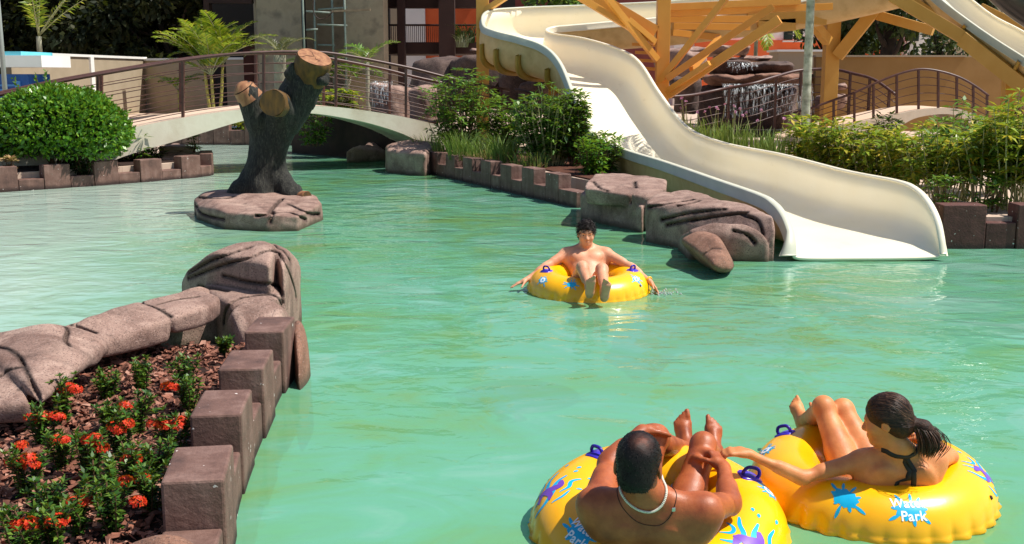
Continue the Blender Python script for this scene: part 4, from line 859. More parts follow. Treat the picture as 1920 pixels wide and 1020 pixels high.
b = P(600, 180, 36.2); palm('feather_palm', 'dark green palm between the two concrete pillars', (b.x, b.y, .36), [(0, 0, 1.7, .10), (.9, .2, 1.5, .1)], [(k * .8, 1.4, .8 - .3 * (k % 2), 1.5) for k in range(8)], G_MID, TR, 26, .42, .05)
b = P(690, 180, 35); palm('feather_palm', 'sunlit green palm in front of the right concrete pillar', (b.x, b.y, .36), [(0, 0, 2.0, .07)], [(.5, 1.3, .9, 1.2), (2.6, 1.1, .9, 1.3), (-1.2, 1.2, .7, 1.3), (3.6, 1.2, .6, 1.3)], G_MID, TR, 24, .40, .045)
# smooth palm trunk in front of the hedge
b = P(1507, 290, 21.0); t = thing('palm_tree', 'smooth grey ringed palm trunk with reddish crownshaft standing before the hedge', 'palm tree', (b.x, b.y, .36))
pt = NT('grey_ringed_bark'); wv = pt.new('ShaderNodeTexWave'); wv.wave_type = 'BANDS'; wv.bands_direction = 'Z'; wv.inputs['Scale'].default_value = 1.1; wv.inputs['Distortion'].default_value = 2.5; wv.inputs['Detail'].default_value = 3; pt.L(pt.tc.outputs['Object'], wv.inputs[0])
pt.set(Base_Color=pt.mix(.55, pt.ramp(wv.outputs[0], [(.0, '5c5e4c'), (.16, '8e917c'), (1, 'a4a892')]), pt.ramp(pt.noise(9, 5), [(.35, '6c7660'), (.65, 'c4c6b6')])), Roughness=.8); pt.bump(wv.outputs[0], .3, .02)
m = MB(); m.tube([(b.x, b.y, .3 + .42 * k) for k in range(9)], [.092, .084, .079, .078, .077, .076, .075, .074, .072], 16); m.build('trunk', pt.m, t, True)
m = MB(); m.tube([(b.x, b.y, 3.42), (b.x, b.y, 3.6), (b.x, b.y, 4.2), (b.x, b.y, 4.5)], [.075, .10, .085, .05], 14); m.build('crownshaft', mk('reddish_crownshaft', '5a2c1a', '8a5a34', .5, 4), t, True)
lv = LV(); ms = MB()
for k in range(9): frond(lv, ms, (b.x, b.y, 4.45), k * .7, 1.9, .75 - .35 * (k % 2), 1.5, 34, .5, .05)
ms.build('frond_ribs', PSTEM, t, True); lv.build('fronds', G_MID, t)
# palm fronds hanging over the waterfall
b = P(1415, 150, 40); palm('feather_palm', 'yellow green palm hanging over the orange wall above the waterfall', (b.x, b.y, .36), [(0, 0, 3.2, .07)], [(k * .9 + .2, 1.7, .5 - .3 * (k % 2), 1.7) for k in range(7)], G_PALM, TR, 26, .46, .05, droop=.7)
# ------------------------------------------------------------------ trees of the backdrop
def tree(label, x, Y, zc, rx, rz, n, L, mat, trunk_r=.25, seed=1, group='dark trees of the backdrop', gap=.55):
    b = P(x, 137, Y); t = thing('tree', label, 'tree', (b.x, Y, .36), group); r = np.random.RandomState(seed)
    m = MB(); tr = smoothpath([(b.x, Y, .2), (b.x + r.normal() * .2, Y, zc * .5), (b.x + r.normal() * .3, Y, zc)], 8); m.tube(tr, [trunk_r * (1.2 - .7 * i / 7) for i in range(8)], 9); cl = []
    for k in range(26):
        d = r.normal(size=3); d /= np.linalg.norm(d); c = np.array([b.x, Y, zc]) + d * np.array([rx, rx * .9, rz]) * r.uniform(.45, .92); cl.append((c, r.uniform(.28, .46) * rx))
        if k < 10: m.tube([tr[3 + k % 4], (tr[3 + k % 4] + c) / 2 + [0, 0, -.2], c], [trunk_r * .4, trunk_r * .25, .03], 6)
    m.build('trunk', mk('dark_bark', '1c1612', '32281f', .9, 4) if 'dark_bark' not in bpy.data.materials else bpy.data.materials['dark_bark'], t, True)
    C, D = [], []
    for c, q in cl:
        k = n // 26; d = unit(r.normal(size=(k, 3))); C.append(c + d * q * (r.uniform(.3, 1, (k, 1)) ** .5) * np.array([1, 1, .75])); D.append(d)
    C = np.vstack(C); D = np.vstack(D); lv = LV(); lv.add(C, unit(D + rv(len(C)) * .8 + np.array([0, 0, -.3])), unit(D + rv(len(C)) * .8 + [0, 0, .5]), L * r.uniform(.6, 1.2, len(C)), L * .5, .3); lv.build('crown', mat, t); return t
G_FOR = leafmat('shadowed_forest_leaves', (.007, .012, .004), (.013, .020, .006), (.040, .040, .012), .08, .6, .2)  # shade of the dense backdrop put into the leaf colours
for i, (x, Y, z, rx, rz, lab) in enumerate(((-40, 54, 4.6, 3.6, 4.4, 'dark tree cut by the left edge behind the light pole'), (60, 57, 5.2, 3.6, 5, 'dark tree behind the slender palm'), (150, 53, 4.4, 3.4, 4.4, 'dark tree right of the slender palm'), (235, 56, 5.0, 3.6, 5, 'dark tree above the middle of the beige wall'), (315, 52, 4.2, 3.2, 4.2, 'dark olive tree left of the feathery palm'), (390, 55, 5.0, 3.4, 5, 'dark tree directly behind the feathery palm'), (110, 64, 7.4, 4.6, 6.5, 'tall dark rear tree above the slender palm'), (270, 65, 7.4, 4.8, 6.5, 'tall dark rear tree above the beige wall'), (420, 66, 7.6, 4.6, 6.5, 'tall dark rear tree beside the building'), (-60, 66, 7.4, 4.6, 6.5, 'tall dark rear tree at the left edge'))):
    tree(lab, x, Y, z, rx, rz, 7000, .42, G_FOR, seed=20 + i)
tree('leafy tree with dark trunk showing through the braces on the right', 1666, 46, 5.2, 2.3, 2.4, 3000, .38, G_DARK, .38, 61)
tree('green tree behind the incoming flume at the top centre', 1062, 50, 5.6, 2.0, 2.0, 2600, .32, G_MID, .2, 62, None)
tree('dark tree between the pale column and the white house bay', 1592, 50, 3.6, 2.1, 2.6, 3600, .38, G_DARK, .25, 63)
tree('dark tree at the upper right behind the black tube', 1840, 52, 7.0, 2.6, 2.6, 3000, .38, G_DARK, .3, 64)
tree('leafy shrub tree over the ochre wall on the right', 1768, 40, 3.0, .8, .9, 700, .24, G_DARK, .06, 65)
# ------------------------------------------------------------------ buildings and backdrop
def pl(name, c, c2=None, **k): return mk(name, c, c2, .85, 1.5, bump=.1, **k)
WALLB = pl('beige_plaster', (.33, .265, .18), (.39, .315, .22)); OCHR = pl('ochre_plaster', (.27, .150, .045), (.33, .19, .065)); WHT = pl('white_plaster', (.74, .72, .68), (.8, .78, .74)); ORGW = pl('orange_plaster', (.72, .13, .035), (.78, .16, .05))
BRN = pl('dark_brown_paint', (.030, .012, .010), (.042, .018, .014)); OLDC = mk('weathered_concrete', (.27, .215, .14), (.34, .275, .185), .9, 2.2, 7, .3, 25, .02, c3=(.19, .155, .11)); DK = pl('dark_interior', (.02, .016, .014)); GLS = mk('dark_glass', '0e1414', None, .15, spec=.7)
SCAF = mk('grey_green_scaffold_steel', '6a7a70', '8a948a', .5, 6)
def X(px, Y): return (px - 960) / FPX * (Y * CP + .2) 
def zz(py, Y): return P(960, py, Y).z
# garden wall on the left
t = thing('garden_wall', 'long beige plastered wall with pale coping behind the bridge on the left', 'wall', (X(250, 44), 44, .36))
K0, K1, K2 = (X(20, 36), 36), (X(272, 49), 49), (X(495, 44.5), 44.5)
for (p, q, zt) in ((K0, K1, 2.66), (K1, K2, 2.60)):
    m = MB(); m.bar((p[0], p[1], 1.4), (q[0], q[1], 1.4), .25, 2.4); m.build('wall_panel', WALLB, t)
    m = MB(); m.bar((p[0], p[1], zt), (q[0], q[1], zt), .36, .09); m.build('coping', WHT, t)
for f in (.52,):
    m = MB(); c = (K0[0] + (K1[0] - K0[0]) * f, K0[1] + (K1[1] - K0[1]) * f); m.box((c[0] + .1, c[1] - .08, 1.5), (.34, .2, 2.3), math.atan2(K1[1] - K0[1], K1[0] - K0[0])); m.build('pilaster', WHT, t)
# kiosk
t = thing('kiosk', 'small blue kiosk with white fascia and turquoise roof at the left edge', 'kiosk', (X(40, 34), 40, .36))
x0, x1 = X(-60, 34), X(58, 34); BL = mk('blue_shutter_paint', '16478c', '1e58a4', .5, 4); BL2 = mk('light_blue_paint', '4a86c8', None, .5); TQ = mk('turquoise_roof_paint', '58bcd4', '6ecadc', .5, 3)
m = MB(); m.box(((x0 + x1) / 2, 34.8, 1.15), (x1 - x0, 1.6, 1.7)); m.build('body', BL, t)
m = MB()
for k in range(9): m.box((X(20, 34), 33.98, .55 + .14 * k), (.75, .03, .06))
m.build('shutter', BL2, t)
m = MB(); m.box((X(38, 34), 33.97, 1.05), (.16, .05, 1.5)); m.build('door_frame', BL2, t)
m = MB(); m.box(((x0 + X(100, 34)) / 2, 34.5, zz(115, 33.6)), (X(100, 34) - x0, 2.2, .34)); m.build('fascia', WHT, t)
m = MB(); m.box(((x0 + X(62, 34)) / 2, 34.6, zz(103, 33.6)), (X(62, 34) - x0, 2.3, .20)); m.build('roof', TQ, t)
p = P(4, 100, 30); m = MB(); m.tube([(p.x, 30, .3), (p.x, 30, 3.0), (p.x - .02, 30, 7)], [.07, .06, .05], 12); tag(m.build('lamp_post', mk('grey_pole', '8c938e', None, .5), None, True), 'slim grey lamp post at the left edge of the picture', 'lamp post')
# blue pools beyond
BLP = mk('blue_pool_water', (.22, .38, .72), (.30, .46, .80), .12, .5)
for x0, x1, Y0, Y1 in ((385, 500, 33.4, 36.0), (195, 290, 33.0, 38)):
    m = MB(); m.add([(X(x0, Y0), Y0, .368), (X(x1, Y0), Y0, .368), (X(x1, Y0) + .4, Y1, .368), (X(x0, Y0) - .3, Y1, .368)], [(0, 1, 2, 3)]); tag(m.build('blue_pool', BLP), kind='structure')
# the covered building behind the stump
t = thing('building', 'dark brown open building with concrete pillars and a railed terrace behind the bridge', 'building', (-6.5, 41, .36))
def bx(name, mat, x0, x1, y0, y1, z0, z1, par=None):
    m = MB(); m.box(((x0 + x1) / 2, (y0 + y1) / 2, (z0 + z1) / 2), (x1 - x0, y1 - y0, z1 - z0)); return m.build(name, mat, par or t)
m = MB(); m.box((X(526, 37.8), 37.8, 3.65), (1.42, 1.3, 6.7), R_(17)); m.build('concrete_pillar', OLDC, t); bx('concrete_pillar', OLDC, X(650, 37), X(722, 37), 37, 38.4, .3, 7)
bx('roof', BRN, X(378, 37), X(912, 37), 36.2, 46, 7.01, 7.4); bx('terrace_slab', BRN, X(722, 40), X(912, 40), 39.5, 43.8, zz(101, 39.5), zz(79, 39.5))
bx('upper_beam', BRN, X(722, 40), X(912, 40), 39.5, 40.2, zz(14, 39.5), zz(-30, 39.5))
for x0, x1 in ((750, 763), (826, 855)): bx('column', BRN, X(x0, 39.4), X(x1, 39.4), 38.9, 39.45, .3, 7)
bx('column', BRN, X(392, 37), X(402, 37), 36.9, 37.3, .3, 7); bx('header', BRN, X(402, 37), X(480, 37), 36.9, 37.3, zz(6, 37), zz(-10, 37)); bx('back_wall', DK, X(395, 46), X(735, 46), 45.6, 46, .3, 7); bx('lower_wall', pl('shaded_red_brown', (.10, .03, .02)), X(452, 38), X(480, 38), 38.6, 38.9, .3, zz(75, 38)); bx('middle_wall', OLDC, X(574, 39.5), X(650, 39.5), 40, 40.4, .3, 7)
rl = MB(); Yr = 39.55
rl.tube([(X(722, Yr), Yr, zz(47, Yr)), (X(912, Yr), Yr, zz(47, Yr))], .035, 6); R1 = rl.build('railing', BRN, t)
rl = MB()
for k in range(52): x = 722 + k * 3.6; rl.tube([(X(x, Yr), Yr, zz(79, Yr)), (X(x, Yr), Yr, zz(47, Yr))], .012, 5)
bl = rl.build('balusters', BRN, R1); 
grassY = grass('spiky dark potted plant on the terrace beside the yellow column', (X(873, 39.3), 39.3, zz(80, 39.3)), 1.0, 70, .3, G_DARK, group=None, lean=.7, wd=.05, name='potted_plant', cat='potted plant')
grass('pale grey green potted grass on the terrace corner', (X(868, 38.9), 38.9, zz(88, 38.9)), .7, 60, .2, leafmat('grey_green_blades', (.10, .12, .08), (.18, .2, .13), (.3, .3, .2), .2), group=None, lean=.8, wd=.03, name='potted_plant', cat='potted plant')
# white and orange house seen through the building
t = thing('house', 'white and orange house seen through the open dark building', 'house', (X(815, 58), 60, .36))
bx('white_wall', WHT, X(758, 58), X(799, 58), 58, 62, .3, 6.4); bx('orange_wall', ORGW, X(799, 58), X(900, 58), 58.2, 62, .3, 6.5); bx('beige_wall', WALLB, X(715, 58), X(758, 58), 58.3, 62, .3, 6.4); bx('roof', DK, X(700, 58), X(915, 58), 57.6, 63, 6.55, 6.9)
# scaffold
t = thing('scaffold_tower', 'rusty grey steel scaffold frame with a slack hose between the pillars', 'scaffold', (X(612, 36.4), 36.4, .36))
for x, Y in ((574, 36.0), (595, 36.8), (628, 36.8), (651, 36.0)):
    m = MB(); m.tube([(X(x, Y), Y, .36), (X(x, Y), Y, 6.5)], .035, 7); m.build('upright', SCAF, t, True)
for (xa, ya, xb, yb, Y) in ((574, 21, 620, 24, 36.0), (595, 46, 651, 48, 36.4), (574, 56, 596, 55, 36.2), (596, 18, 651, 14, 36.7), (596, 84, 628, 85, 36.8)):
    m = MB(); m.tube([P(xa, ya, Y), P(xb, yb, Y)], .03, 6); m.build('ledger', SCAF, t, True)
m = MB(); m.bar(P(622, 21, 36), P(694, 18, 36), .12, .06); m.build('plank', mk('worn_plank', '7a6a54', '94826a', .8, 6), t)
m = MB(); m.tube(smoothpath([P(x, y, 35.9) for x, y in ((588, -4), (588, 22), (598, 35), (612, 33), (624, 22))], 20), .018, 6); m.build('hose', CORD if 'CORD' in globals() else mk('hose', '3a2a22'), t, True)
# orange house on the right
t = thing('house', 'orange house with white bay and dark windows behind the ochre columns', 'house', (X(1560, 60), 62, .36))
bx('orange_wall', ORGW, X(1300, 60), X(1692, 60), 60, 68, .3, zz(75, 60)); bx('white_band', WHT, X(1280, 60), X(1692, 60), 60.2, 68, zz(75, 60) + .003, zz(-60, 60)); bx('white_bay', WHT, X(1690, 59), X(1738, 59), 58.6, 64, .3, zz(-60, 59)); bx('beige_wing', WALLB, X(1738, 60), X(1990, 60), 60.1, 66, .3, zz(-60, 60)); bx('white_corner', WHT, X(1262, 60), X(1300, 60), 60.1, 66, .3, zz(75, 60)); bx('orange_pier', ORGW, X(1640, 59.8), X(1690, 59.8), 59.4, 60, .3, zz(20, 60))
for x0, x1, y0, y1, Y in ((1465, 1500, 76, 52, 60.15), (1330, 1352, 74, 58, 60.15), (1692, 1716, 77, 52, 58.55), (1560, 1600, 72, 45, 60.15)):
    w0 = bx('window', GLS, X(x0, Y), X(x1, Y), Y - .02, Y + .2, zz(y0, Y), zz(y1, Y)); mm = MB(); c = X((x0 + x1) / 2, Y); mm.box((c, Y - .03, zz((y0 + y1) / 2, Y)), (.06, .03, zz(y1, Y) - zz(y0, Y))); mm.build('mullion', WHT, w0)
bx('window_sill', WHT, X(1462, 60), X(1502, 60), 59.75, 59.98, zz(79, 60), zz(76.2, 60))
# far dark red building at the top centre
t = thing('building', 'shadowed dark red building behind the upper flume', 'building', (X(1000, 54), 56, .36)); bx('wall', pl('deep_red_plaster', (.16, .035, .03), (.2, .05, .04)), X(905, 54), X(1240, 54), 54, 58, .3, 7.5)
for x in (940, 985, 1030): bx('window', DK, X(x, 54), X(x + 26, 54), 53.96, 54.2, zz(60, 54), zz(-20, 54))
# planter wall and ochre boundary wall
t = thing('planter_box', 'raised beige planter wall with thin coping beside the waterfall', 'planter', (X(1500, 38), 38.5, .36)); bx('wall', WALLB, X(1456, 38), X(1546, 38), 38, 39.4, .3, zz(97, 38)); bx('coping', WHT, X(1452, 38), X(1549, 38), 37.9, 39.5, zz(97, 38) + .003, zz(93, 38))
t = thing('boundary_wall', 'long ochre boundary wall in shade behind the small bridge', 'wall', (X(1720, 33), 33, .36)); bx('wall', OCHR, X(1526, 33), X(2100, 33), 33, 33.3, .2, zz(107, 33)); bx('coping', WALLB, X(1524, 33), X(1802, 33), 32.94, 33.36, zz(107, 33) + .003, zz(103.5, 33))
# ------------------------------------------------------------------ rocks and waterfall
def wrock(label, x0, x1, y0, y1, Y, dy, seed, mat=ROCK, zb=None, res=.07, under=.3, n=12):
    r = np.random.RandomState(seed); zt, zl = zz(y0, Y), zz(y1, Y) if zb is None else zb; cx, rx = (X(x0, Y) + X(x1, Y)) / 2, (X(x1, Y) - X(x0, Y)) / 2; pts = []
    for k in range(n):
        a = 6.283 * k / n + r.normal() * .15; q = 1 + r.normal() * .06
        pts.append((cx + rx * q * math.cos(a), Y + dy * .5 + dy * q * math.sin(a), zt - abs(r.normal()) * .12 * (zt - zl))); pts.append((cx + rx * (1 - under * .4) * math.cos(a), Y + dy * .5 + dy * (1 - under) * math.sin(a), zl))
    return rock(label, [pts], mat, res, (), .16, .09, seed, group='rocks of the waterfall')
wrock('wide topmost slab of the waterfall rocks', 1240, 1425, 84, 104, 36.5, 1.6, 1); wrock('rounded boulder left of the waterfall beside the braced column', 1225, 1330, 88, 150, 34.5, 1.2, 2); wrock('second slab of the waterfall with dark underside', 1330, 1470, 104, 114, 35.5, 1.5, 3)
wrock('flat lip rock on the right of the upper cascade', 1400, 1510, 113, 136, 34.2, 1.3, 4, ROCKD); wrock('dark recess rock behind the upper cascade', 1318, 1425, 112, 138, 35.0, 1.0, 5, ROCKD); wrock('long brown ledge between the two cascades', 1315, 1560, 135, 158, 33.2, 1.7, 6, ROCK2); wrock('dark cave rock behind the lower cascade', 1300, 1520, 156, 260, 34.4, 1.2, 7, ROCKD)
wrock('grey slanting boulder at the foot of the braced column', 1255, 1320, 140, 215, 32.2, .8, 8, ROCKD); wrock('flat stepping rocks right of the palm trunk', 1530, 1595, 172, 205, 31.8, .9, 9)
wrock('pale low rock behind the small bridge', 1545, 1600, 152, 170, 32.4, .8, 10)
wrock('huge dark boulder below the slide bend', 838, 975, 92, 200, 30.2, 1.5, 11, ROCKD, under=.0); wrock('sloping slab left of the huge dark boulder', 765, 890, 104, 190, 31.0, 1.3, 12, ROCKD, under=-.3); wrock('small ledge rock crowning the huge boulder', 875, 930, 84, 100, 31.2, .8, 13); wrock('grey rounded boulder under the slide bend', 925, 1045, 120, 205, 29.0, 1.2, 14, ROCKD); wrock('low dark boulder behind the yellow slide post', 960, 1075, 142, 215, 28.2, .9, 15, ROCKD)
wrock('sunlit rocks seen through the right end of the bridge railing', 690, 780, 150, 240, 29.5, .9, 16)
wrock('low pinkish rock behind the shrub at the right end of the bridge', 760, 830, 158, 250, 28.4, .7, 17)
FOAM = NT('falling_water'); tr = FOAM.new('ShaderNodeBsdfTransparent'); mx = FOAM.new('ShaderNodeMixShader'); FOAM.set(Base_Color=(.75, .80, .82), Roughness=.25)
FOAM.L(FOAM.ramp(FOAM.noise(4, 5, .7, FOAM.map((7, 7, .8))), [(.50, (0, 0, 0)), (.68, (1, 1, 1))]), mx.inputs[0]); FOAM.L(tr.outputs[0], mx.inputs[1]); FOAM.L(FOAM.b.outputs[0], mx.inputs[2]); FOAM.L(mx.outputs[0], FOAM.out.inputs[0]); FOAM = FOAM.m
def fall(label, x0, x1, y0, y1, Y, n, seed):
    r = random.Random(seed); t = thing('waterfall', label, 'waterfall', (X((x0 + x1) / 2, Y), Y, zz(y1, Y))); m = MB()
    for k in range(n):
        x = X(x0 + (x1 - x0) * (k + r.random()) / n, Y); w_ = r.uniform(.015, .06); z0, z1 = zz(y0, Y), zz(y1, Y) + r.uniform(0, .2)
        pts = [(x, Y - .05, z0), (x + r.gauss(0, .02), Y - .16, z0 - .12), (x + r.gauss(0, .03), Y - .22, (z0 + z1) / 2), (x + r.gauss(0, .04), Y - .25, z1)]
        V = []
        for i, p in enumerate(smoothpath(pts, 9)): q = w_ * (1 - .4 * i / 9); V += [(p[0] - q, p[1], p[2]), (p[0], p[1] - q * .6, p[2]), (p[0] + q, p[1], p[2])]
        m.add(V, [(3 * i + j, 3 * i + j + 1, 3 * i + j + 4, 3 * i + j + 3) for i in range(8) for j in (0, 1)])
    o = m.build('water_strands', FOAM, t, True); return t
fall('short upper cascade over the dark recess', 1362, 1412, 117, 137, 33.9, 14, 1); fall('wide lower curtain of falling water behind the curved railing', 1352, 1520, 157, 222, 31.2, 60, 2)
fall('thin cascade on the rocks behind the bridge railing', 700, 735, 152, 205, 28.9, 14, 3)
m = MB(); m.prism([(X(1270, 29.5), 29.6), (X(1520, 29.5), 29.6), (X(1560, 33), 33), (X(1230, 33), 33)], .30, .385); tag(m.build('basin_water', mk('dark_basin_water', '0a100c', '141c14', .08, 2), None), kind='structure')
# ------------------------------------------------------------------ people and swim rings
def nrm(v):
    v = np.array(v, float); return v / np.linalg.norm(v)
def skinmat(name, c1, c2, c3, rough=.42, spec=.45, sss=.08):
    n = NT(name)
    col = n.ramp(n.noise(9, 5, .6), [(.3, c1), (.55, c2), (.75, c3)])
    sp = n.ramp(n.noise(160, 2), [(.56, (0, 0, 0)), (.72, (1, 1, 1))])
    col = n.mix(n.math('MULTIPLY', sp, .25), col, c1)
    n.set(Base_Color=col, Roughness=n.math('ADD', n.math('MULTIPLY', n.noise(22, 4), .3), rough - .15), Subsurface_Weight=sss)
    n.b.inputs['Subsurface Radius'].default_value = (.02, .008, .004); n.b.inputs['Subsurface Scale'].default_value = .3
    n.b.inputs['Specular IOR Level'].default_value = spec
    n.bump(n.noise(300, 3, .6), .35, .002); n.bump(n.noise(55, 5, .65), .30, .004)
    return n.m
SK_MAN = skinmat('tanned_brown_skin', '803a1c', 'a4562e', 'b9683a', .45, .45)
SK_WOM = skinmat('tanned_skin', 'ba6e40', 'd08650', 'e09a64', .52, .40)
SK_PAL = skinmat('fair_skin', 'c08262', 'd69a78', 'e0aa88', .5, .4)
def hairmat(name, c1, c2, sc=(60, 60, 60), rough=.45):
    n = NT(name); col = n.ramp(n.noise(6, 6, .7, n.map(sc)), [(.35, c1), (.7, c2)])
    n.set(Base_Color=col, Roughness=rough); n.b.inputs['Specular IOR Level'].default_value = .25; n.bump(n.noise(8, 5, .7, n.map(sc)), .6, .006); return n.m
HAIR_BLK = hairmat('short_black_hair', '0c0706', '22120d')
HAIR_STR = leafmat('hair_strands', (.010, .004, .002), (.035, .014, .008), (.13, .062, .035), .05, .42, .35)
HAIR_BRN = hairmat('wet_brown_hair', '120805', '4a2a18', (18, 18, 18), .5)
CLOTH_BLK = mk('black_swim_fabric', '0b0b0d', '151518', .6, 20, bump=.2, bscale=400, bdist=.002)
CLOTH_NAVY = mk('dark_blue_swim_fabric', '14182e', '1c2340', .6, 20)
BEAD = mk('white_shell_beads', 'd9d2c4', 'efe8da', .4, 60)
METAL = mk('silver_metal', 'b8b6b0', 'd0cec8', .25, 30, metal=.9)
CORD = mk('dark_cord', '2a1812', None, .7)
EYE = mk('dark_eye', '1c0f0a', None, .2, spec=.8)
NAIL = mk('fingernail', 'd8a08a', 'e0b09a', .3)

def hand(S, wr, d, n, thumb, sc=1.0, curl=(.25, .25, .3, .35), tcurl=.4, spread=.12, nails=None):
    """wr wrist, d towards the fingers, n out of the palm, thumb = +-1 side along cross(d,n)"""
    d = nrm(d); n = nrm(n - d * np.dot(n, d)); t = np.cross(d, n) * thumb
    kn = wr + d * .092 * sc
    S.cap(wr - d * .01, wr + d * .03 * sc, .026 * sc, .030 * sc, .02, flat=(n, .72))
    for o in (-.026, -.009, .009, .026):
        S.cap(wr + d * .02 * sc + t * o * .7 * sc, kn + t * o * sc - d * (.004 if abs(o) > .02 else 0), .0155 * sc, .0125 * sc, .014, flat=(n, .9))
    S.ell(wr + d * .035 * sc + t * .022 * sc + n * .008, V3(.018, .018, .026) * sc, k=.02)      # thumb pad
    for i, o in enumerate((.028, .0095, -.0095, -.027)):                                        # index .. little finger
        L = (.072, .080, .075, .058)[i] * sc; c = curl[i]; fd = nrm(d + t * o / .028 * spread); p = kn + t * o * sc
        r = (.0092, .0095, .009, .0078)[i] * sc
        for j, (f, a) in enumerate(((.48, .55), (.30, 1.0), (.22, .7))):
            ang = c * a; fd2 = fd * math.cos(ang) + n * math.sin(ang); n2 = n * math.cos(ang) - fd * math.sin(ang)
            q = p + fd2 * L * f
            S.cap(p, q, r * (1 - .07 * j), r * (.95 - .07 * j), .010 if j == 0 else .003)
            if j == 2 and nails is not None: nails.append((q - fd2 * .003 - n2 * r * .72, fd2, n2, r))
            p, fd, n_ = q, fd2, n2
            n = n  # palm normal of the root is kept for the base; finger bends use rotated frame
            d_, = (fd2,)
            fd = fd2
    tb = wr + d * .022 * sc + t * .028 * sc + n * .004
    td = nrm(d * .62 + t * .72 + n * .28); p = tb
    for j, (l, r) in enumerate(((.042, .0125), (.032, .0108), (.026, .0095))):
        q = p + td * l * sc; S.cap(p, q, r * sc, r * .92 * sc, .012 if j == 0 else .004)
        p = q; td = nrm(td + d * .35 * tcurl + n * .25 * tcurl - t * .45 * tcurl)
def foot(S, an, d, up, sc=1.0, side=1, spread=.0):
    """an ankle, d heel-to-toe, up = out of the instep, side: +1 big toe along cross(d,up)"""
    d = nrm(d); up = nrm(up - d * np.dot(up, d)); t = np.cross(d, up) * side
    heel = an - up * .060 * sc - d * .038 * sc
    S.cap(an, heel + up * .012, .036 * sc, .033 * sc, .03)
    S.cap(heel, heel + d * .02 * sc, .031 * sc, .030 * sc, .02)
    for o, w in ((.026, .024), (0, .023), (-.024, .020)):
        S.cap(heel + d * .03 * sc + t * o * .5 * sc, an - up * .066 * sc + d * .118 * sc + t * o * sc, .026 * sc, w * .80 * sc, .025)
    S.cap(an + d * .012 * sc - up * .01 * sc, an - up * .05 * sc + d * .10 * sc + t * .006, .034 * sc, .021 * sc, .03)
    for i, (o, L, r) in enumerate(((.031, .046, .0125), (.010, .044, .009), (-.006, .040, .0085), (-.021, .034, .008), (-.035, .028, .0078))):
        b = an - up * .064 * sc + d * (.128 - .007 * i) * sc + t * o * sc
        m = b + (d * .6 + up * .10) * L * sc; e = m + (d * .5 - up * .18) * L * sc
        S.cap(b - d * .01, m, r * 1.05 * sc, r * .95 * sc, .012); S.cap(m, e, r * .95 * sc, r * 1.02 * sc, .004)
def head(S, c, hf, hu, sc=1.0, fem=0):
    y = nrm(hf); z = nrm(np.array(hu) - y * np.dot(hu, y)); x = np.cross(y, z); M = np.stack([x, y, z], 1)
    W = lambda p: c + M @ (np.array(p, float) * sc)
    E = lambda p, r, k, sub=False: S.ell(W(p), np.array(r) * sc, M, k, sub)
    E((0, -.012, .035), (.077, .096, .090), .02)
    E((0, .030, -.030), (.062 - .004 * fem, .064, .085), .04)
    E((0, .048, -.082), (.044 - .006 * fem, .042, .032), .03); E((0, .076, -.096), (.02, .016, .016), .02)
    S.cap(W((-.036, .084, .024)), W((.036, .084, .024)), .013 * sc, None, .018)
    for q in (-1, 1):
        E((q * .033, .098, .004), (.019, .014, .011), .012, True)
        E((q * .032, .078, .003), (.0135, .013, .0125), .004)
        E((q * .040, .060, -.028), (.026, .026, .026), .03)
        E((q * .012, .101, -.035), (.010, .010, .008), .008)
        E((q * .079, -.010, -.006), (.009, .021, .033), .008); E((q * .087, -.006, -.002), (.006, .011, .018), .006, True)
    S.cap(W((0, .088, .014)), W((0, .113, -.028)), .008 * sc, .0125 * sc, .012)
    E((0, .094, -.058), (.025, .011, .0065), .006); E((0, .092, -.070), (.021, .012, .008), .006)
    return W, M
def limb(S, a, b, ra, rb, bulge=None, k=.035, k2=.03):
    S.cap(a, b, ra, rb, k)
    if bulge:
        for (t, off, r, L) in bulge:
            c = a + (b - a) * t + off; d = nrm(b - a)
            S.cap(c - d * L, c + d * L, r, r * .9, k2)
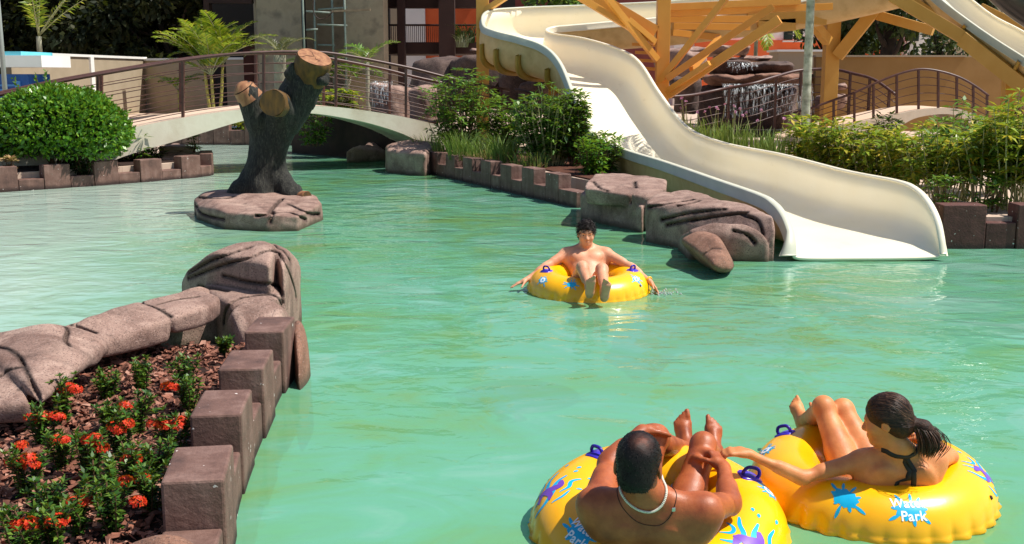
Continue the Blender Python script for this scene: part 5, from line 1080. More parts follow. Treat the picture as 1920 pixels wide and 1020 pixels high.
def human(J, res, mat, sc=1.0, fem=0, bulk=1.0, name='person'):
    S = SDF(); nails = []
    u = nrm(J['chest'] - J['pel']); r = nrm(J['shR'] - J['shL']); r = nrm(r - u * np.dot(r, u)); f = np.cross(u, r)
    T = np.stack([r, f, u], 1); b = bulk
    rh = nrm(J['hipR'] - J['hipL']); fh = np.cross(u, rh); TH = np.stack([rh, fh, nrm(np.cross(rh, fh))], 1)
    S.ell(J['pel'], V3(.165 * b, .115 * b, .13) * sc, TH, .03)
    S.ell(J['pel'] - f * .05 * sc - u * .03, V3(.15 * b, .085, .10) * sc, TH, .04)
    mid = (J['pel'] * .52 + J['chest'] * .48)
    S.ell(mid, V3(.142 * b - .022 * fem, .100 * b, .15) * sc, T, .08)
    S.ell(J['chest'] - u * .07 * sc, V3(.165 * b - .01 * fem, .112 * b, .19) * sc, T, .06)
    S.cap(J['shL'] * .9 + J['shR'] * .1 - f * .015, J['shR'] * .9 + J['shL'] * .1 - f * .015, .062 * sc * b, None, .05)
    for q, sh in ((-1, J['shL']), (1, J['shR'])):
        S.ell(sh + r * q * .008, V3(.066, .064, .072) * sc * (b if not fem else .86), T, .04)              # deltoid
        S.cap(J['neck'] + u * .035 * sc - f * .01, sh * .72 + J['neck'] * .28 + u * .012, .038 * sc * b, .036 * sc, .05)   # trapezius
        S.cap(sh - u * .07 + f * -.045 - r * q * .03, mid - f * .02 + r * q * .070 * b, .062 * sc * b, .05 * sc, .07)     # lats
        S.ell(J['chest'] + f * .085 * sc * b + r * q * .075 - u * (.03 + .03 * fem), V3(.078, .04 + .02 * fem, .06) * sc, T, .035)   # chest
        S.ell(J['chest'] - f * .080 * sc * b + r * q * .085 + u * .01, V3(.06, .026, .085) * sc, T, .05)    # shoulder blade
    S.cap(J['chest'] - f * .128 * sc * b + u * .03, mid - f * .118 * sc * b - u * .06, .013, .013, .035, sub=True)       # spine furrow
    S.cap(J['neck'] - u * .03, J['head'] - nrm(J['hu']) * .055 * sc - nrm(J['hf']) * .012, (.062 - .012 * fem) * sc * b, (.056 - .010 * fem) * sc, .04)
    W, M = head(S, J['head'], J['hf'], J['hu'], sc * J.get('hs', 1), fem)
    am = .9 if not fem else .76
    am *= b * sc
    for q, s in ((-1, 'L'), (1, 'R')):
        sh, el, wr = J['sh' + s], J['el' + s], J['wr' + s]
        limb(S, sh, el, .056 * am, .042 * am, [(.45, V3(0, 0, 0.008), .047 * am, .06)])
        limb(S, el, wr, .043 * am, .029 * am, [(.28, V3(0, 0, .004), .043 * am, .035)])
        h = J['hand' + s]; hand(S, wr, h[0], h[1], h[2], sc * (.92 if fem else 1.02), *h[3:], nails=nails)
        hp, kn, an = J['hip' + s], J['kn' + s], J['an' + s]
        lm = (1.0 if fem else 1.0) * sc
        limb(S, hp, kn, .094 * lm * (.97 + .03 * b), .054 * lm, [(.35, V3(0, 0, 0), .082 * lm, .10)], .05)
        S.ell(kn + nrm(kn - (hp + an) / 2) * .012, V3(.05, .05, .05) * lm, None, .03)
        back = nrm((hp + an) / 2 - kn)
        limb(S, kn, an, .05 * lm, .034 * lm, [(.32, back * .022, .046 * lm, .055)], .03)
        fd = J['foot' + s]; foot(S, an, fd[0], fd[1], sc * (.9 if fem else 1.0), fd[2])
    S.grid(res, .04)
    V, F = S.mesh(); V = relax(V, F, 2, .4)
    return S, V, F, W, M, nails, (r, f, u)
def put_person(name, label, loc, V, F, mat, group=None):
    o = mesh_obj(name, V, F, mat, None, True, origin=loc); tag(o, label, 'person', group)
    return o
def nails_part(nails, parent, sc=1):
    m = MB()
    for p, d, n, r in nails:
        t = np.cross(d, n)
        V = [p + d * (.006 * math.cos(a)) + t * (.005 * math.sin(a)) - n * (.0035 if abs(math.sin(a)) < .8 else .0025) for a in [k * math.pi / 4 for k in range(8)]]
        m.add(V + [p - n * .0045], [(k, (k + 1) % 8, 8) for k in range(8)])
    m.build('fingernails', NAIL, parent, True)

# ---- rings
YEL = NT('yellow_vinyl')
YEL.set(Base_Color=YEL.ramp(YEL.noise(2.5, 3), [(.3, 'f6ac00'), (.7, 'fdbd06')]), Roughness=.30, Coat_Weight=.25, Coat_Roughness=.12, Subsurface_Weight=.06)
YEL.b.inputs['Subsurface Radius'].default_value = (.05, .03, .005)
YEL.bump(YEL.noise(14, 3), .08, .01); YEL = YEL.m
CYAN = mk('cyan_print', '0a9fd0', '18b4e0', .35, 12); WHITE = mk('white_print', 'f2f4f6', None, .4); PURP = mk('purple_print', '6a3aa8', '7a48b8', .35, 10)
BLUE = mk('violet_handle_vinyl', '3a28b0', '4c36cc', .3, 14, spec=.6)
RB, RS = .388, .186
def ring(label, c, tilt, yaw, splashes, words, handles, seed, group='yellow swim rings'):
    c = V3(*c); ct, st = math.cos(tilt), math.sin(tilt); rr = random.Random(seed)
    ph = [rr.uniform(0, 6.28) for _ in range(6)]
    def pt(u, v, h=0.0, seam=True):
        w = 0
        vv = (v + math.pi) % (2 * math.pi) - math.pi
        if seam:
            e = math.exp(-(vv / .33) ** 2); e2 = math.exp(-((abs(vv) - math.pi) / .45) ** 2); g = 34
            w = (.013 * e * (abs(math.sin(g * u / 2 + ph[0] + .6 * math.sin(3 * u + ph[1]))) ** .7 - .75) * (1 + .45 * math.sin(5 * u + ph[2])) + (.012 + .005 * math.sin(g * u + ph[4])) * math.exp(-(vv / .04) ** 2)
                 + .010 * e2 * (abs(math.sin(13 * u + ph[3])) - .6))
        r = RS + h + w
        p = V3((RB + r * math.cos(v)) * math.cos(u + yaw), (RB + r * math.cos(v)) * math.sin(u + yaw), r * math.sin(v))
        return c + V3(p[0], p[1] * ct - p[2] * st, p[1] * st + p[2] * ct)
    t = thing('swim_ring', label, 'swim ring', c, group)
    nu, nv = 300, 72
    V = [pt(2 * math.pi * i / nu, 2 * math.pi * j / nv) for i in range(nu) for j in range(nv)]
    F = [(i * nv + j, ((i + 1) % nu) * nv + j, ((i + 1) % nu) * nv + (j + 1) % nv, i * nv + (j + 1) % nv) for i in range(nu) for j in range(nv)]
    mesh_obj('inflated_ring', V, F, YEL, t, True)
    dec = lambda u0, v0, a, b, h=.0032, rot=0: pt(u0 + (a * math.cos(rot) - b * math.sin(rot)) / (RB + RS * math.cos(v0)), v0 + (a * math.sin(rot) + b * math.cos(rot)) / RS, h * .45)
    cy, pu, wh = MB(), MB(), MB()
    def blob(m, u0, v0, cx, cyy, poly, h, rot=0):
        n = len(poly); rings = [(.0)] + [.35, .7, 1.0]; V = [dec(u0, v0, cx, cyy, h, rot)]
        for q in rings[1:]: V += [dec(u0, v0, cx + x * q, cyy + y * q, h, rot) for x, y in poly]
        F = [(0, 1 + i, 1 + (i + 1) % n) for i in range(n)]
        for k in range(2): F += [(1 + k * n + i, 1 + (k + 1) * n + i, 1 + (k + 1) * n + (i + 1) % n, 1 + k * n + (i + 1) % n) for i in range(n)]
        m.add(V, F)
    def drop(m, u0, v0, x0, y0, ang, L, wd, h, rot):          # teardrop pointing back to its origin
        poly = []
        for k in range(14):
            a = 2 * math.pi * k / 14; q = math.cos(a); s = math.sin(a) * wd * (1 if q > 0 else (1 + q) ** .8)
            l = q * L / 2; poly.append((l * math.cos(ang) - s * math.sin(ang), l * math.sin(ang) + s * math.cos(ang)))
        blob(m, u0, v0, x0 + math.cos(ang) * L * .5, y0 + math.sin(ang) * L * .5, poly, h, rot)
    for (u0, v0, size, rot, kind) in splashes:
        cy, pu, wh = MB(), MB(), MB()
        rs = random.Random(int(u0 * 100) + seed)
        if kind == 'swirl':                                   # leaping splash with a plain purple wave in it
            def stroke(m, pts, wd, h):
                Q = smoothpath(pts, 22); V = []
                for i in range(22):
                    d = Q[min(i + 1, 21)] - Q[max(i - 1, 0)]; d = d / np.linalg.norm(d); q = wd * size * math.sin(math.pi * (i + 1.2) / 24) ** .7
                    V += [dec(u0, v0, (Q[i][0] - d[1] * q * o) * 1, (Q[i][1] + d[0] * q * o), h, rot) for o in (-1, 0, 1)]
                m.add(V, [(3 * i + k, 3 * i + k + 1, 3 * i + 4 + k, 3 * i + 3 + k) for i in range(21) for k in (0, 1)])
            Z = lambda *p: [(x * size, y * size) for x, y in p]
            stroke(cy, Z((-.9, -.15), (-.45, -.35), (0, -.22), (.3, .12), (.75, .30)), .085, .0030)
            stroke(cy, Z((-.75, .28), (-.35, .10), (0, .20), (.25, .55), (.62, .80)), .075, .0030)
            stroke(cy, Z((-.55, .58), (-.25, .42), (-.02, .55), (.10, .88)), .06, .0030)
            stroke(cy, Z((.1, -.45), (.45, -.42), (.70, -.15), (1.05, -.08)), .065, .0030)
            stroke(cy, Z((-.35, -.62), (.0, -.72), (.35, -.62)), .05, .0030)
            for x, y, a in ((.98, .40, .4), (.85, .98, .9), (.18, 1.12, 1.4), (1.28, -.02, .1), (-1.0, .45, 2.7), (.55, -.62, -.5), (1.15, .62, .5)):
                drop(cy, u0, v0, x * size, y * size, a, size * .2, size * .055, .0030, rot)
            stroke(pu, Z((-.52, -.05), (-.2, .18), (.05, -.02), (.32, -.12), (.5, .12)), .15, .0042)
            stroke(pu, Z((-.30, .30), (-.12, .10), (-.10, -.22), (-.28, -.42)), .10, .0046)
        else:
            for k in range(9):
                a = k * 2 * math.pi / 9 + rs.uniform(-.25, .25); L = size * rs.uniform(.22, .75)
                drop(cy, u0, v0, math.cos(a) * size * .3 * (1.25 if abs(math.cos(a)) > .6 else .8), math.sin(a) * size * .22, a, L, size * .07, .0028, rot)
            blob(cy, u0, v0, 0, 0, [(math.cos(k * .3927) * size * (.62 if k % 2 else .52), math.sin(k * .3927) * size * (.42 if k % 2 else .34)) for k in range(16)], .0026, rot)
            if kind == 'foam':
                for k in range(9):
                    a = k * .7; blob(wh, u0, v0, math.cos(a) * size * .33 * rs.uniform(.5, 1.1), math.sin(a) * size * .22, [(math.cos(q * .785) * size * .13 * rs.uniform(.7, 1.3), math.sin(q * .785) * size * .1) for q in range(8)], .0048, rot)
        cp_ = cy.build('splash_print', CYAN, t, True)
        if pu.V: pu.build('wave_print', PURP, cp_, True)
        if wh.V: wh.build('foam_print', WHITE, cp_, True)
    for (u0, v0, size, rot) in words:
        wh = MB()
        for line, dy, dx in (('Water', .56, -.14), ('Park', -.50, .12)):
            cu = bpy.data.curves.new('txt', 'FONT'); cu.body = line; cu.size = size; cu.align_x = 'CENTER'; cu.align_y = 'CENTER'; cu.offset = size * .022; cu.resolution_u = 3; cu.space_character = 1.08
            o = bpy.data.objects.new('txt', cu); COL.objects.link(o); bpy.context.view_layer.update()
            me = o.evaluated_get(bpy.context.evaluated_depsgraph_get()).to_mesh()
            wh.add([dec(u0, v0, v.co.x + dx * size, v.co.y * 1.1 + dy * size, .0060, rot) for v in me.vertices], [tuple(p.vertices) for p in me.polygons])
            bpy.data.objects.remove(o); bpy.data.curves.remove(cu)
        wh.build('white_lettering', WHITE, t, True)
    dec = lambda u0, v0, a, b, h=.0032, rot=0: pt(u0 + (a * math.cos(rot) - b * math.sin(rot)) / (RB + RS * math.cos(v0)), v0 + (a * math.sin(rot) + b * math.cos(rot)) / RS, h, False)
    for (u0, v0, rot, sz) in handles:
        m = MB(); n = 20
        top = [dec(u0, v0, math.copysign(abs(math.cos(k * 2 * math.pi / n)) ** .45, math.cos(k * 2 * math.pi / n)) * .062 * sz, math.copysign(abs(math.sin(k * 2 * math.pi / n)) ** .45, math.sin(k * 2 * math.pi / n)) * .05 * sz, .007, rot) for k in range(n)]
        bot = [dec(u0, v0, math.copysign(abs(math.cos(k * 2 * math.pi / n)) ** .45, math.cos(k * 2 * math.pi / n)) * .066 * sz, math.copysign(abs(math.sin(k * 2 * math.pi / n)) ** .45, math.sin(k * 2 * math.pi / n)) * .054 * sz, .0005, rot) for k in range(n)]
        m.add(top + bot + [dec(u0, v0, 0, 0, .009, rot)], [(k, (k + 1) % n, 2 * n) for k in range(n)] + [(n + k, n + (k + 1) % n, (k + 1) % n, k) for k in range(n)])
        hd = m.build('handle', BLUE, t, True)
        g = MB(); L = .046 * sz
        pts = [dec(u0, v0, -L, 0, .004, rot), dec(u0, v0, -L * .95, 0, .028 * sz, rot), dec(u0, v0, -L * .5, 0, .05 * sz, rot), dec(u0, v0, L * .5, 0, .05 * sz, rot), dec(u0, v0, L * .95, 0, .028 * sz, rot), dec(u0, v0, L, 0, .004, rot)]
        for off in (-.006, 0, .006): g.tube([q for q in smoothpath([p + V3(0, 0, 0) for p in pts], 18)], .0085, 8)
        g.build('grip', BLUE, hd, True)
    vm = MB(); p = pt(-.6, .55, .0); q = pt(-.6, .55, .006); vm.tube([p, q], [.011, .009], 12); vm.build('valve', CORD, t, True)
    return t
MAN_C, WOM_C, FAR_C = (.66, 4.76, .015), (1.745, 5.19, .035), (.725, 10.42, .03)
ring('yellow swim ring under the tanned man with the bead necklace', MAN_C, R_(12), 0,
     [(R_(-46), 1.12, .165, -.2, 'swirl'), (R_(172), .95, .155, 2.2, 'swirl'), (R_(-143), 1.1, .115, .0, 'word'), (R_(8), .9, .085, .2, 'foam')],
     [(R_(-143), 1.1, .056, 0)], [(R_(20), 1.2, 1.45, .85), (R_(128), 1.4, 1.6, .75)], 3)
ring('yellow swim ring under the woman with the ponytail', WOM_C, R_(3.5), 0,
     [(R_(-16), .85, .155, -.9, 'swirl'), (R_(-121), .95, .11, -.4, 'word'), (R_(-89), .80, .115, 0, 'word'), (R_(165), .9, .08, 1, 'foam')],
     [(R_(-89), .80, .056, 0)], [(R_(140), 1.15, 1.55, .75), (R_(35), 1.6, 1.5, .75)], 8)
ring('yellow swim ring under the man floating mid pool', FAR_C, R_(4), 0,
     [(R_(-150), .85, .095, 0, 'foam'), (R_(-32), .95, .095, 0, 'foam'), (R_(-112), .95, .08, 0, 'word'), (R_(12), .95, .1, 0, 'swirl')],
     [], [(R_(-168), 1.45, .5, .85), (R_(-8), 1.45, -.5, .85)], 5)

def lower(J, dz=.03):
    for k, q in J.items():
        if isinstance(q, np.ndarray) and k not in ('hf', 'hu'): q[2] -= dz
# ---- the man nearest the camera, seen from behind
J = dict(pel=V3(.59, 4.52, .05), chest=V3(.560, 4.345, .265), neck=V3(.55, 4.275, .395), head=V3(.500, 4.225, .530), hf=V3(.25, .93, -.12), hu=V3(.05, .12, .99), hs=1.10,
         shL=V3(.345, 4.325, .325), shR=V3(.765, 4.255, .33), elL=V3(.42, 4.62, .40), wrL=V3(.585, 4.835, .475), elR=V3(.925, 4.52, .255), wrR=V3(.945, 4.775, .325),
         handL=(V3(.45, .75, -.10), V3(.1, -.25, -1), -1, (.5, .45, .45, .5), .3, .25), handR=(V3(-.22, .75, .30), V3(-.45, .25, -.85), 1, (1.5, 1.5, 1.5, 1.5), .6, .02),
         hipL=V3(.49, 4.62, .02), hipR=V3(.70, 4.58, .02), knL=V3(.655, 4.92, .405), knR=V3(.885, 4.97, .36), anL=V3(.865, 5.28, .235), anR=V3(1.01, 5.33, .20),
         footL=(V3(-.10, .22, .97), V3(.05, -.95, .2), 1), footR=(V3(.08, .35, .92), V3(0, -.9, .3), -1))
lower(J)
S, V, F, W, M, nails, T = human(J, .0065, SK_MAN, 1.02, 0, 1.17)
man = put_person('person', 'dark tanned man with white bead necklace lounging with his back to us', J['pel'] - V3(0, 0, .1), V, F, SK_MAN)
nails_part(nails, man)
def hair_from(S, W, M, c, box, off, cut, res=.006):
    """shell of the skull grown by off, cut with an (x,y,z)->bool-like field in head space"""
    H = SDF(); H.lo = [W((0, 0, 0)) - .17]; H.hi = [W((0, 0, 0)) + .17]; H.grid(res, 0)
    return H
def cap_hair(W, M, c, sc, shape, res, name, mat, parent, noise=.003, seed=1):
    H = SDF(); shape(H, W, M, sc); H.grid(res, .03)
    X, Y, Z = H.coords(); H.F = H.F + (nz((X, Y, Z), 90, seed, 2) * noise).astype(np.float32)
    V, F = H.mesh(); return V, F
def fuzz(V, F, mat, parent, n, L, r, seed, ok=lambda p: True):
    rr_ = np.random.RandomState(seed); m = MB(); fs = rr_.randint(0, len(F), n)
    for f in fs:
        a, b_, c_, d_ = V[F[f]]; nn = np.cross(c_ - a, d_ - b_); q = np.linalg.norm(nn)
        if q < 1e-9 or not ok(a): continue
        nn = nn / q; t = rr_.normal(size=3); t = t - nn * t.dot(nn); dr_ = nrm(nn * .5 + t * .5 + V3(0, 0, -.5)); p = a + (b_ - a) * rr_.rand()
        m.tube([p - nn * .001, p + dr_ * L * .5 + nn * .001, p + dr_ * L * rr_.uniform(.7, 1.3)], [r, r * .8, r * .3], 4)
    return m.build('hair_tips', mat, parent)
def short_hair(H, W, M, sc):
    E = lambda p, r, k, sub=False: H.ell(W(p), np.array(r) * sc, M, k, sub)
    E((0, -.014, .036), (.0795, .0985, .0925), .01); E((0, -.060, -.03), (.062, .052, .06), .03)
    E((0, .11, -.02), (.075, .075, .085), .012, True)             # face
    E((0, .03, -.085), (.12, .05, .075), .012, True)              # cheeks and jaw
    E((0, -.02, -.125), (.12, .16, .05), .012, True)              # nape line
    for q in (-1, 1): E((q * .088, .0, -.012), (.018, .03, .034), .008, True)
V, F = cap_hair(W, M, None, 1.02 * 1.1, short_hair, .0055, 'hair', HAIR_BLK, man)
crown = W((.020, -.072, .112))
hm = NT('balding_black_hair')
m_ = hm.new('ShaderNodeVectorMath', operation='DISTANCE'); hm.L(hm.tc.outputs['Object'], m_.inputs[0]); m_.inputs[1].default_value = tuple(crown - np.array(man.location))
dd = hm.math('ADD', m_.outputs['Value'], hm.math('MULTIPLY', hm.noise(30, 5, .7), .06)); dd = hm.math('ADD', dd, hm.math('MULTIPLY', hm.noise(220, 3, .7), .05))
hm.set(Base_Color=hm.ramp(hm.math('SUBTRACT', dd, .0), [(.05, '7e4432'), (.085, '32180f'), (.12, '0c0605')]), Roughness=.5)
hm.b.inputs['Specular IOR Level'].default_value = .25
hm.bump(hm.noise(260, 3, .7), .5, .003)
hr = mesh_obj('hair', V, F, hm.m, man, True); fuzz(V, F, hm.m, hr, 1500, .005, .001, 3, lambda p: np.linalg.norm(p - crown) > .05)
r_, f_, u_ = T
nk = J['neck'] * .55 + J['head'] * .45 - V3(0, 0, .055)
na = nrm(J['head'] - J['neck']); nx = nrm(np.cross(na, V3(0, 1, 0))); ny = np.cross(na, nx)
bvh = BVHTree.FromPolygons([tuple(v) for v in (np.array([tuple(x.co) for x in man.data.vertices]) + np.array(man.location))], [tuple(p.vertices) for p in man.data.polygons])
def on_skin(p, off):
    h = bvh.find_nearest(Vector(p)); n = h[1]; return np.array(h[0] + n * off)
def neck_loop(rad, cz, drop_back, n, off):
    out = []
    for k in range(n):
        a = 2 * math.pi * k / n
        p = J['neck'] + na * cz + nx * math.cos(a) * rad + ny * math.sin(a) * rad
        back = max(0, -np.dot(nrm(p - J['neck'] - na * cz), V3(.1, 1, 0)))
        p = p - na * drop_back * back ** 1.5
        out.append(on_skin(p, off))
    return out
lp = neck_loop(.078, .055, .075, 120, .004)
m = MB()
for k in range(len(lp)):
    a, b = lp[k], lp[(k + 1) % len(lp)]; m.tube([a + (b - a) * .1, a + (b - a) * .9], .0052, 8)
m.build('bead_necklace', BEAD, man, True)
lp = neck_loop(.115, .02, .10, 90, .0015); m = MB(); m.tube(lp + [lp[0]], .0014, 6, caps=False)
cordn = m.build('cord_necklace', CORD, man, True)
q = min(lp, key=lambda p: np.linalg.norm(p - V3(.63, 4.2, .33))); m = MB(); m.box(q + V3(0, -.006, .003), (.016, .006, .016), .3); m.build('pendant', METAL, cordn, False, .002)
# swim shorts: the body grown a little, cut to the hips
def shell(S, off, keep, res=None, mul=1.0):
    """garment: body surface pushed out by off where keep(X,Y,Z) < 0"""
    X, Y, Z = S.coords(); K = keep(X, Y, Z)
    D = np.maximum(S.F - off, K); return surfnet(D.astype(np.float32), S.o, S.res)
def slab(c, n, X, Y, Z): return (X - c[0]) * n[0] + (Y - c[1]) * n[1] + (Z - c[2]) * n[2]
V, F = shell(S, .007, lambda X, Y, Z: np.maximum(slab(J['pel'] + u_ * .05, u_, X, Y, Z), np.maximum(Z - .20, np.sqrt((X - .63) ** 2 + (Y - 4.73) ** 2 + (Z - .06) ** 2) - .26)))
mesh_obj('swim_shorts', V, F, CLOTH_NAVY, man, True)

# ---- the woman beside him
J = dict(pel=V3(1.76, 5.00, .055), chest=V3(1.765, 4.90, .265), neck=V3(1.745, 4.845, .385), head=V3(1.685, 4.845, .520), hf=V3(-.86, .44, -.20), hu=V3(-.12, .05, .98),
         shL=V3(1.60, 4.905, .305), shR=V3(1.935, 4.90, .305), elL=V3(1.315, 4.845, .25), wrL=V3(1.065, 4.85, .365), elR=V3(2.085, 5.085, .265), wrR=V3(2.055, 5.33, .275),
         handL=(V3(-.95, -.05, .12), V3(-.1, .25, -.95), -1, (.95, 1.05, 1.1, 1.1), .8, .02), handR=(V3(-.45, .85, -.1), V3(-.2, -.1, -1), 1, (.25, .25, .3, .35), .3, .1),
         hipL=V3(1.665, 5.09, .02), hipR=V3(1.835, 5.11, .02), knL=V3(1.565, 5.42, .405), knR=V3(1.68, 5.47, .375), anL=V3(1.555, 5.74, .235), anR=V3(1.66, 5.79, .22),
         footL=(V3(-.25, .55, .8), V3(-.1, -.8, .55), 1), footR=(V3(.05, .7, .55), V3(0, -.6, .8), -1), hs=1.0)
lower(J)
S, V, F, W, M, nails, T = human(J, .0062, SK_WOM, .93, 1, .93)
wom = put_person('person', 'woman with ponytail and black halter bikini reaching for his hand', J['pel'] - V3(0, 0, .1), V, F, SK_WOM)
nails_part(nails, wom)
r_, f_, u_ = T
def w_hair(H, W, M, sc):
    E = lambda p, r, k, sub=False: H.ell(W(p), np.array(r) * sc, M, k, sub)
    E((0, -.016, .038), (.090, .110, .100), .01); E((0, -.065, -.025), (.074, .062, .065), .03)
    E((0, .10, -.035), (.062, .065, .090), .015, True); E((0, .045, -.10), (.12, .055, .08), .012, True); E((0, -.02, -.14), (.12, .16, .05), .012, True)
    for q in (-1, 1): E((q * .092, -.002, -.016), (.022, .022, .032), .008, True)
H = SDF(); w_hair(H, W, M, .93)
tie = W((.015, -.125, -.03)); pt_ = smoothpath([W((.01, -.09, -.01)), tie, W((.02, -.165, -.055)), W((.025, -.180, -.100)), W((.022, -.172, -.145)), W((.02, -.158, -.180))], 9)
H.chain(pt_, [.03, .022, .03, .036, .034, .031, .026, .018, .007], .012); H.grid(.005, .03)
V, F = H.mesh()
hair = mesh_obj('hair', V, F, HAIR_BRN, wom, True)
hb = BVHTree.FromPolygons([tuple(v) for v in V], [tuple(f) for f in F]); m = MB(); rr = random.Random(4)
for k in range(620):                                                 # strands combed back to the tie
    a = rr.uniform(-1.5, 1.5); st = W((math.sin(a) * .085, .075 * math.cos(a) + .02 - .03 * abs(a), .075 + .055 * math.cos(a * 1.1) - .055 * abs(a) + rr.uniform(-.01, .01)))
    if rr.random() < .4: st = W((math.sin(a) * .09, rr.uniform(-.08, .05), .10 * math.cos(a * .9) + .03))
    pts = []
    for i in range(9):
        t = i / 8; p = st * (1 - t) + tie * t + M @ V3(math.sin(a) * .05, 0, .05 * math.cos(a)) * math.sin(math.pi * t)
        h = hb.find_nearest(Vector(p)); pts.append(np.array(h[0]) + np.array(h[1]) * (.0005 + .002 * rr.random()))
    m.tube(pts, [.0012 + .0007 * math.sin(math.pi * i / 8) for i in range(9)], 4)
for k in range(260):
    o = V3(rr.gauss(0, .014), rr.gauss(0, .014), 0); e = rr.uniform(.75, 1.12)
    ps = [tie] + [W(q) + o * s for q, s in (((.02, -.165, -.052), 1.4), ((.025, -.183, -.115), 1.9), ((.022, -.174, -.105 - .050 * e), 1.7), ((.02, -.158, -.105 - .085 * e), 1.3))]
    m.tube(smoothpath(ps, 9), [.0014] * 8 + [.0004], 4)
m.build('strands', HAIR_STR, hair, True)
m = MB(); m.tube([tie + M @ V3(.022 * math.cos(a), 0.006, .022 * math.sin(a)) for a in [k * math.pi / 8 for k in range(17)]], .007, 8, caps=False); m.build('hair_tie', CORD, hair, True)
bvh = BVHTree.FromPolygons([tuple(v) for v in (np.array([tuple(x.co) for x in wom.data.vertices]) + np.array(wom.location))], [tuple(p.vertices) for p in wom.data.polygons])
def strap(name, pts, wdt, n=26, th=.004):
    P_ = smoothpath(pts, n); m = MB(); V = []
    for i, p in enumerate(P_):
        h = bvh.find_nearest(Vector(p)); q, nn = np.array(h[0]), np.array(h[1]); d = nrm(P_[min(i + 1, n - 1)] - P_[max(i - 1, 0)]); t = nrm(np.cross(d, nn)); ww = wdt(i / (n - 1)) if callable(wdt) else wdt
        V += [q - t * ww, q - t * ww * .8 + nn * th, q + t * ww * .8 + nn * th, q + t * ww]
    m.add(V, [(4 * i + k, 4 * i + 4 + k, 4 * i + 5 + k, 4 * i + 1 + k) for i in range(n - 1) for k in range(3)])
    return m.build(name, CLOTH_BLK, wom, True)
N = J['neck'] - nrm(f_) * .07
B = lambda a, b, c: J['chest'] + r_ * a + f_ * b + u_ * c
strap('neck_strap', [B(-.10, .10, .06), B(-.085, .03, .135), B(-.045, -.06, .14), B(.015, -.085, .135), B(.05, -.05, .15), B(.07, .03, .14), B(.10, .10, .06)], lambda t: .011 + .012 * abs(2 * t - 1) ** 3)
strap('tie_strap', [B(.010, -.10, .130), B(.0, -.14, .04), B(-.02, -.15, -.06), B(-.035, -.15, -.16), B(-.04, -.15, -.24)], .013)
strap('tie_strap', [B(.016, -.10, .130), B(.035, -.14, .05), B(.05, -.15, -.05), B(.06, -.15, -.15), B(.05, -.15, -.23)], .012)
V, F = shell(S, .006, lambda X, Y, Z: np.maximum(np.maximum(np.abs(slab(J['chest'] - u_ * .07, u_, X, Y, Z)) - .055, -slab(J['chest'] + f_ * .05, f_, X, Y, Z)), np.sqrt((X - J['chest'][0]) ** 2 + (Y - J['chest'][1]) ** 2 + (Z - J['chest'][2]) ** 2) - .2))
mesh_obj('bikini_top', V, F, CLOTH_BLK, wom, True)
V, F = shell(S, .006, lambda X, Y, Z: np.maximum(np.sqrt((X - J['pel'][0]) ** 2 + (Y - J['pel'][1]) ** 2 + (Z - .03) ** 2) - .19, Z - .10))
mesh_obj('bikini_bottom', V, F, CLOTH_BLK, wom, True)

# ---- the man floating mid pool, facing us
J = dict(pel=V3(.72, 10.46, .07), chest=V3(.715, 10.66, .275), neck=V3(.715, 10.70, .385), head=V3(.712, 10.66, .510), hf=V3(.02, -.97, -.08), hu=V3(0, .04, .99),
         shL=V3(.905, 10.66, .315), shR=V3(.525, 10.66, .315), elL=V3(1.13, 10.50, .215), wrL=V3(1.285, 10.30, .115), elR=V3(.345, 10.54, .225), wrR=V3(.135, 10.42, .105),
         handL=(V3(.55, -.3, -.7), V3(-.5, -.3, -.6), -1, (.3, .3, .35, .4), .3, .1), handR=(V3(-.85, -.25, -.32), V3(.1, -.1, -1), 1, (.12, .12, .15, .2), .2, .2),
         hipL=V3(.82, 10.36, .04), hipR=V3(.62, 10.36, .04), knL=V3(.815, 10.0, .275), knR=V3(.64, 10.02, .29), anL=V3(.815, 9.70, .135), anR=V3(.685, 9.73, .165),
         footL=(V3(.10, -.42, .9), V3(0, .9, .42), 1), footR=(V3(.02, -.45, .88), V3(0, .88, .45), -1))
S, V, F, W, M, nails, T = human(J, .0075, SK_PAL, .98, 0, .93)
far = put_person('person', 'pale dark haired man lying back in a ring with arms spread, facing us', J['pel'] - V3(0, 0, .1), V, F, SK_PAL)
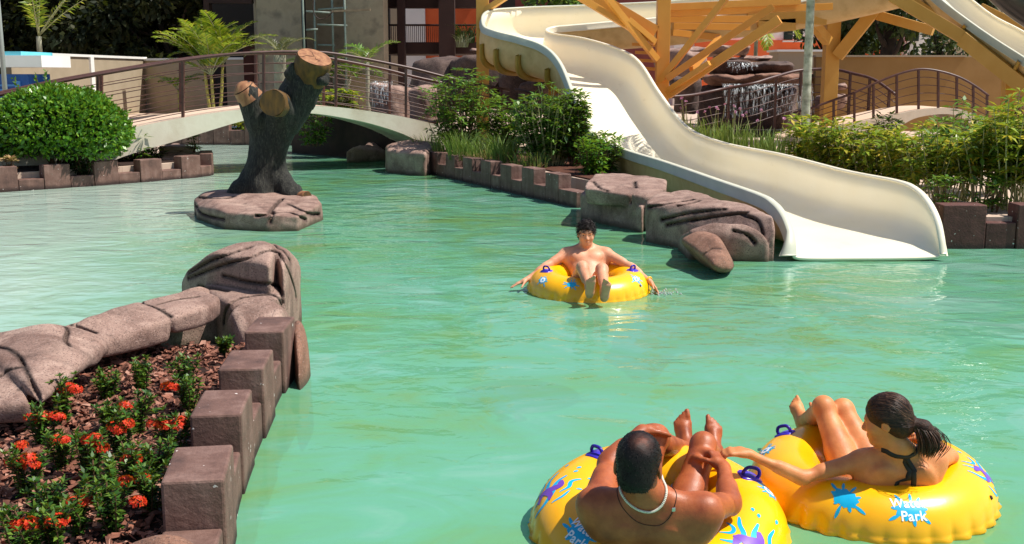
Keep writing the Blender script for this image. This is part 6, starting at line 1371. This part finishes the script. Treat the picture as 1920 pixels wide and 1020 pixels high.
def f_hair(H, W, M, sc):
    E = lambda p, r, k, sub=False: H.ell(W(p), np.array(r) * sc, M, k, sub)
    E((0, -.012, .046), (.0805, .100, .096), .01); E((0, -.055, -.02), (.068, .056, .065), .03)
    E((0, .115, -.012), (.066, .075, .072), .012, True); E((0, .045, -.08), (.12, .055, .085), .012, True); E((0, -.02, -.135), (.12, .16, .05), .012, True)
H = SDF(); f_hair(H, W, M, .98); H.grid(.006, .03); X, Y, Z = H.coords(); H.F = H.F + (nz((X, Y, Z), 110, 3, 2) * .006).astype(np.float32)
V, F = H.mesh(); hr = mesh_obj('hair', V, F, HAIR_BLK, far, True); fuzz(V, F, HAIR_BLK, hr, 900, .03, .0026, 5)
m = MB()
for q in (-1, 1): m.tube([W((q * .016, .098, .026)), W((q * .034, .096, .033)), W((q * .05, .082, .028))], [.003, .0045, .002], 6)
m.build('eyebrows', HAIR_BLK, far, True)
for q in (-1, 1):
    m = MB(); m.tube([W((q * .032, .0885, .004)), W((q * .032, .0925, .004))], [.0065, .004], 10); m.build('eye', EYE, far, True)
V, F = shell(S, .008, lambda X, Y, Z: np.maximum(np.sqrt((X - .72) ** 2 + (Y - 10.40) ** 2 + (Z - .06) ** 2) - .20, Z - .14))
mesh_obj('swim_shorts', V, F, CLOTH_NAVY, far, True)
wd = nrm(J['wrL'] - J['elL']); a1 = nrm(np.cross(wd, V3(0, 0, 1))); a2 = np.cross(wd, a1); m = MB()
m.tube([J['wrL'] - wd * .012 + a1 * .034 * math.cos(a) + a2 * .034 * math.sin(a) for a in [k * math.pi / 8 for k in range(17)]], .009, 8, caps=False); m.build('wristband', YEL, far, True)

# droplets thrown up by the hand trailing in the water
m = MB(); rr = random.Random(9)
for k in range(90):
    q = rr.random(); p = (1.33 + rr.gauss(.06, .07), 10.26 + rr.gauss(0, .05), .004 + .07 * q * q * rr.random()); r0 = rr.uniform(.003, .009); m.box(p, (r0 * 2, r0 * 2, r0 * 1.4), rr.random() * 3, taper=.5)
WD = NT('water_droplets'); WD.set(Base_Color=(.8, .9, .88), Roughness=.05, Transmission_Weight=.6, IOR=1.33); tag(m.build('water_splash', WD.m, None), kind='stuff')
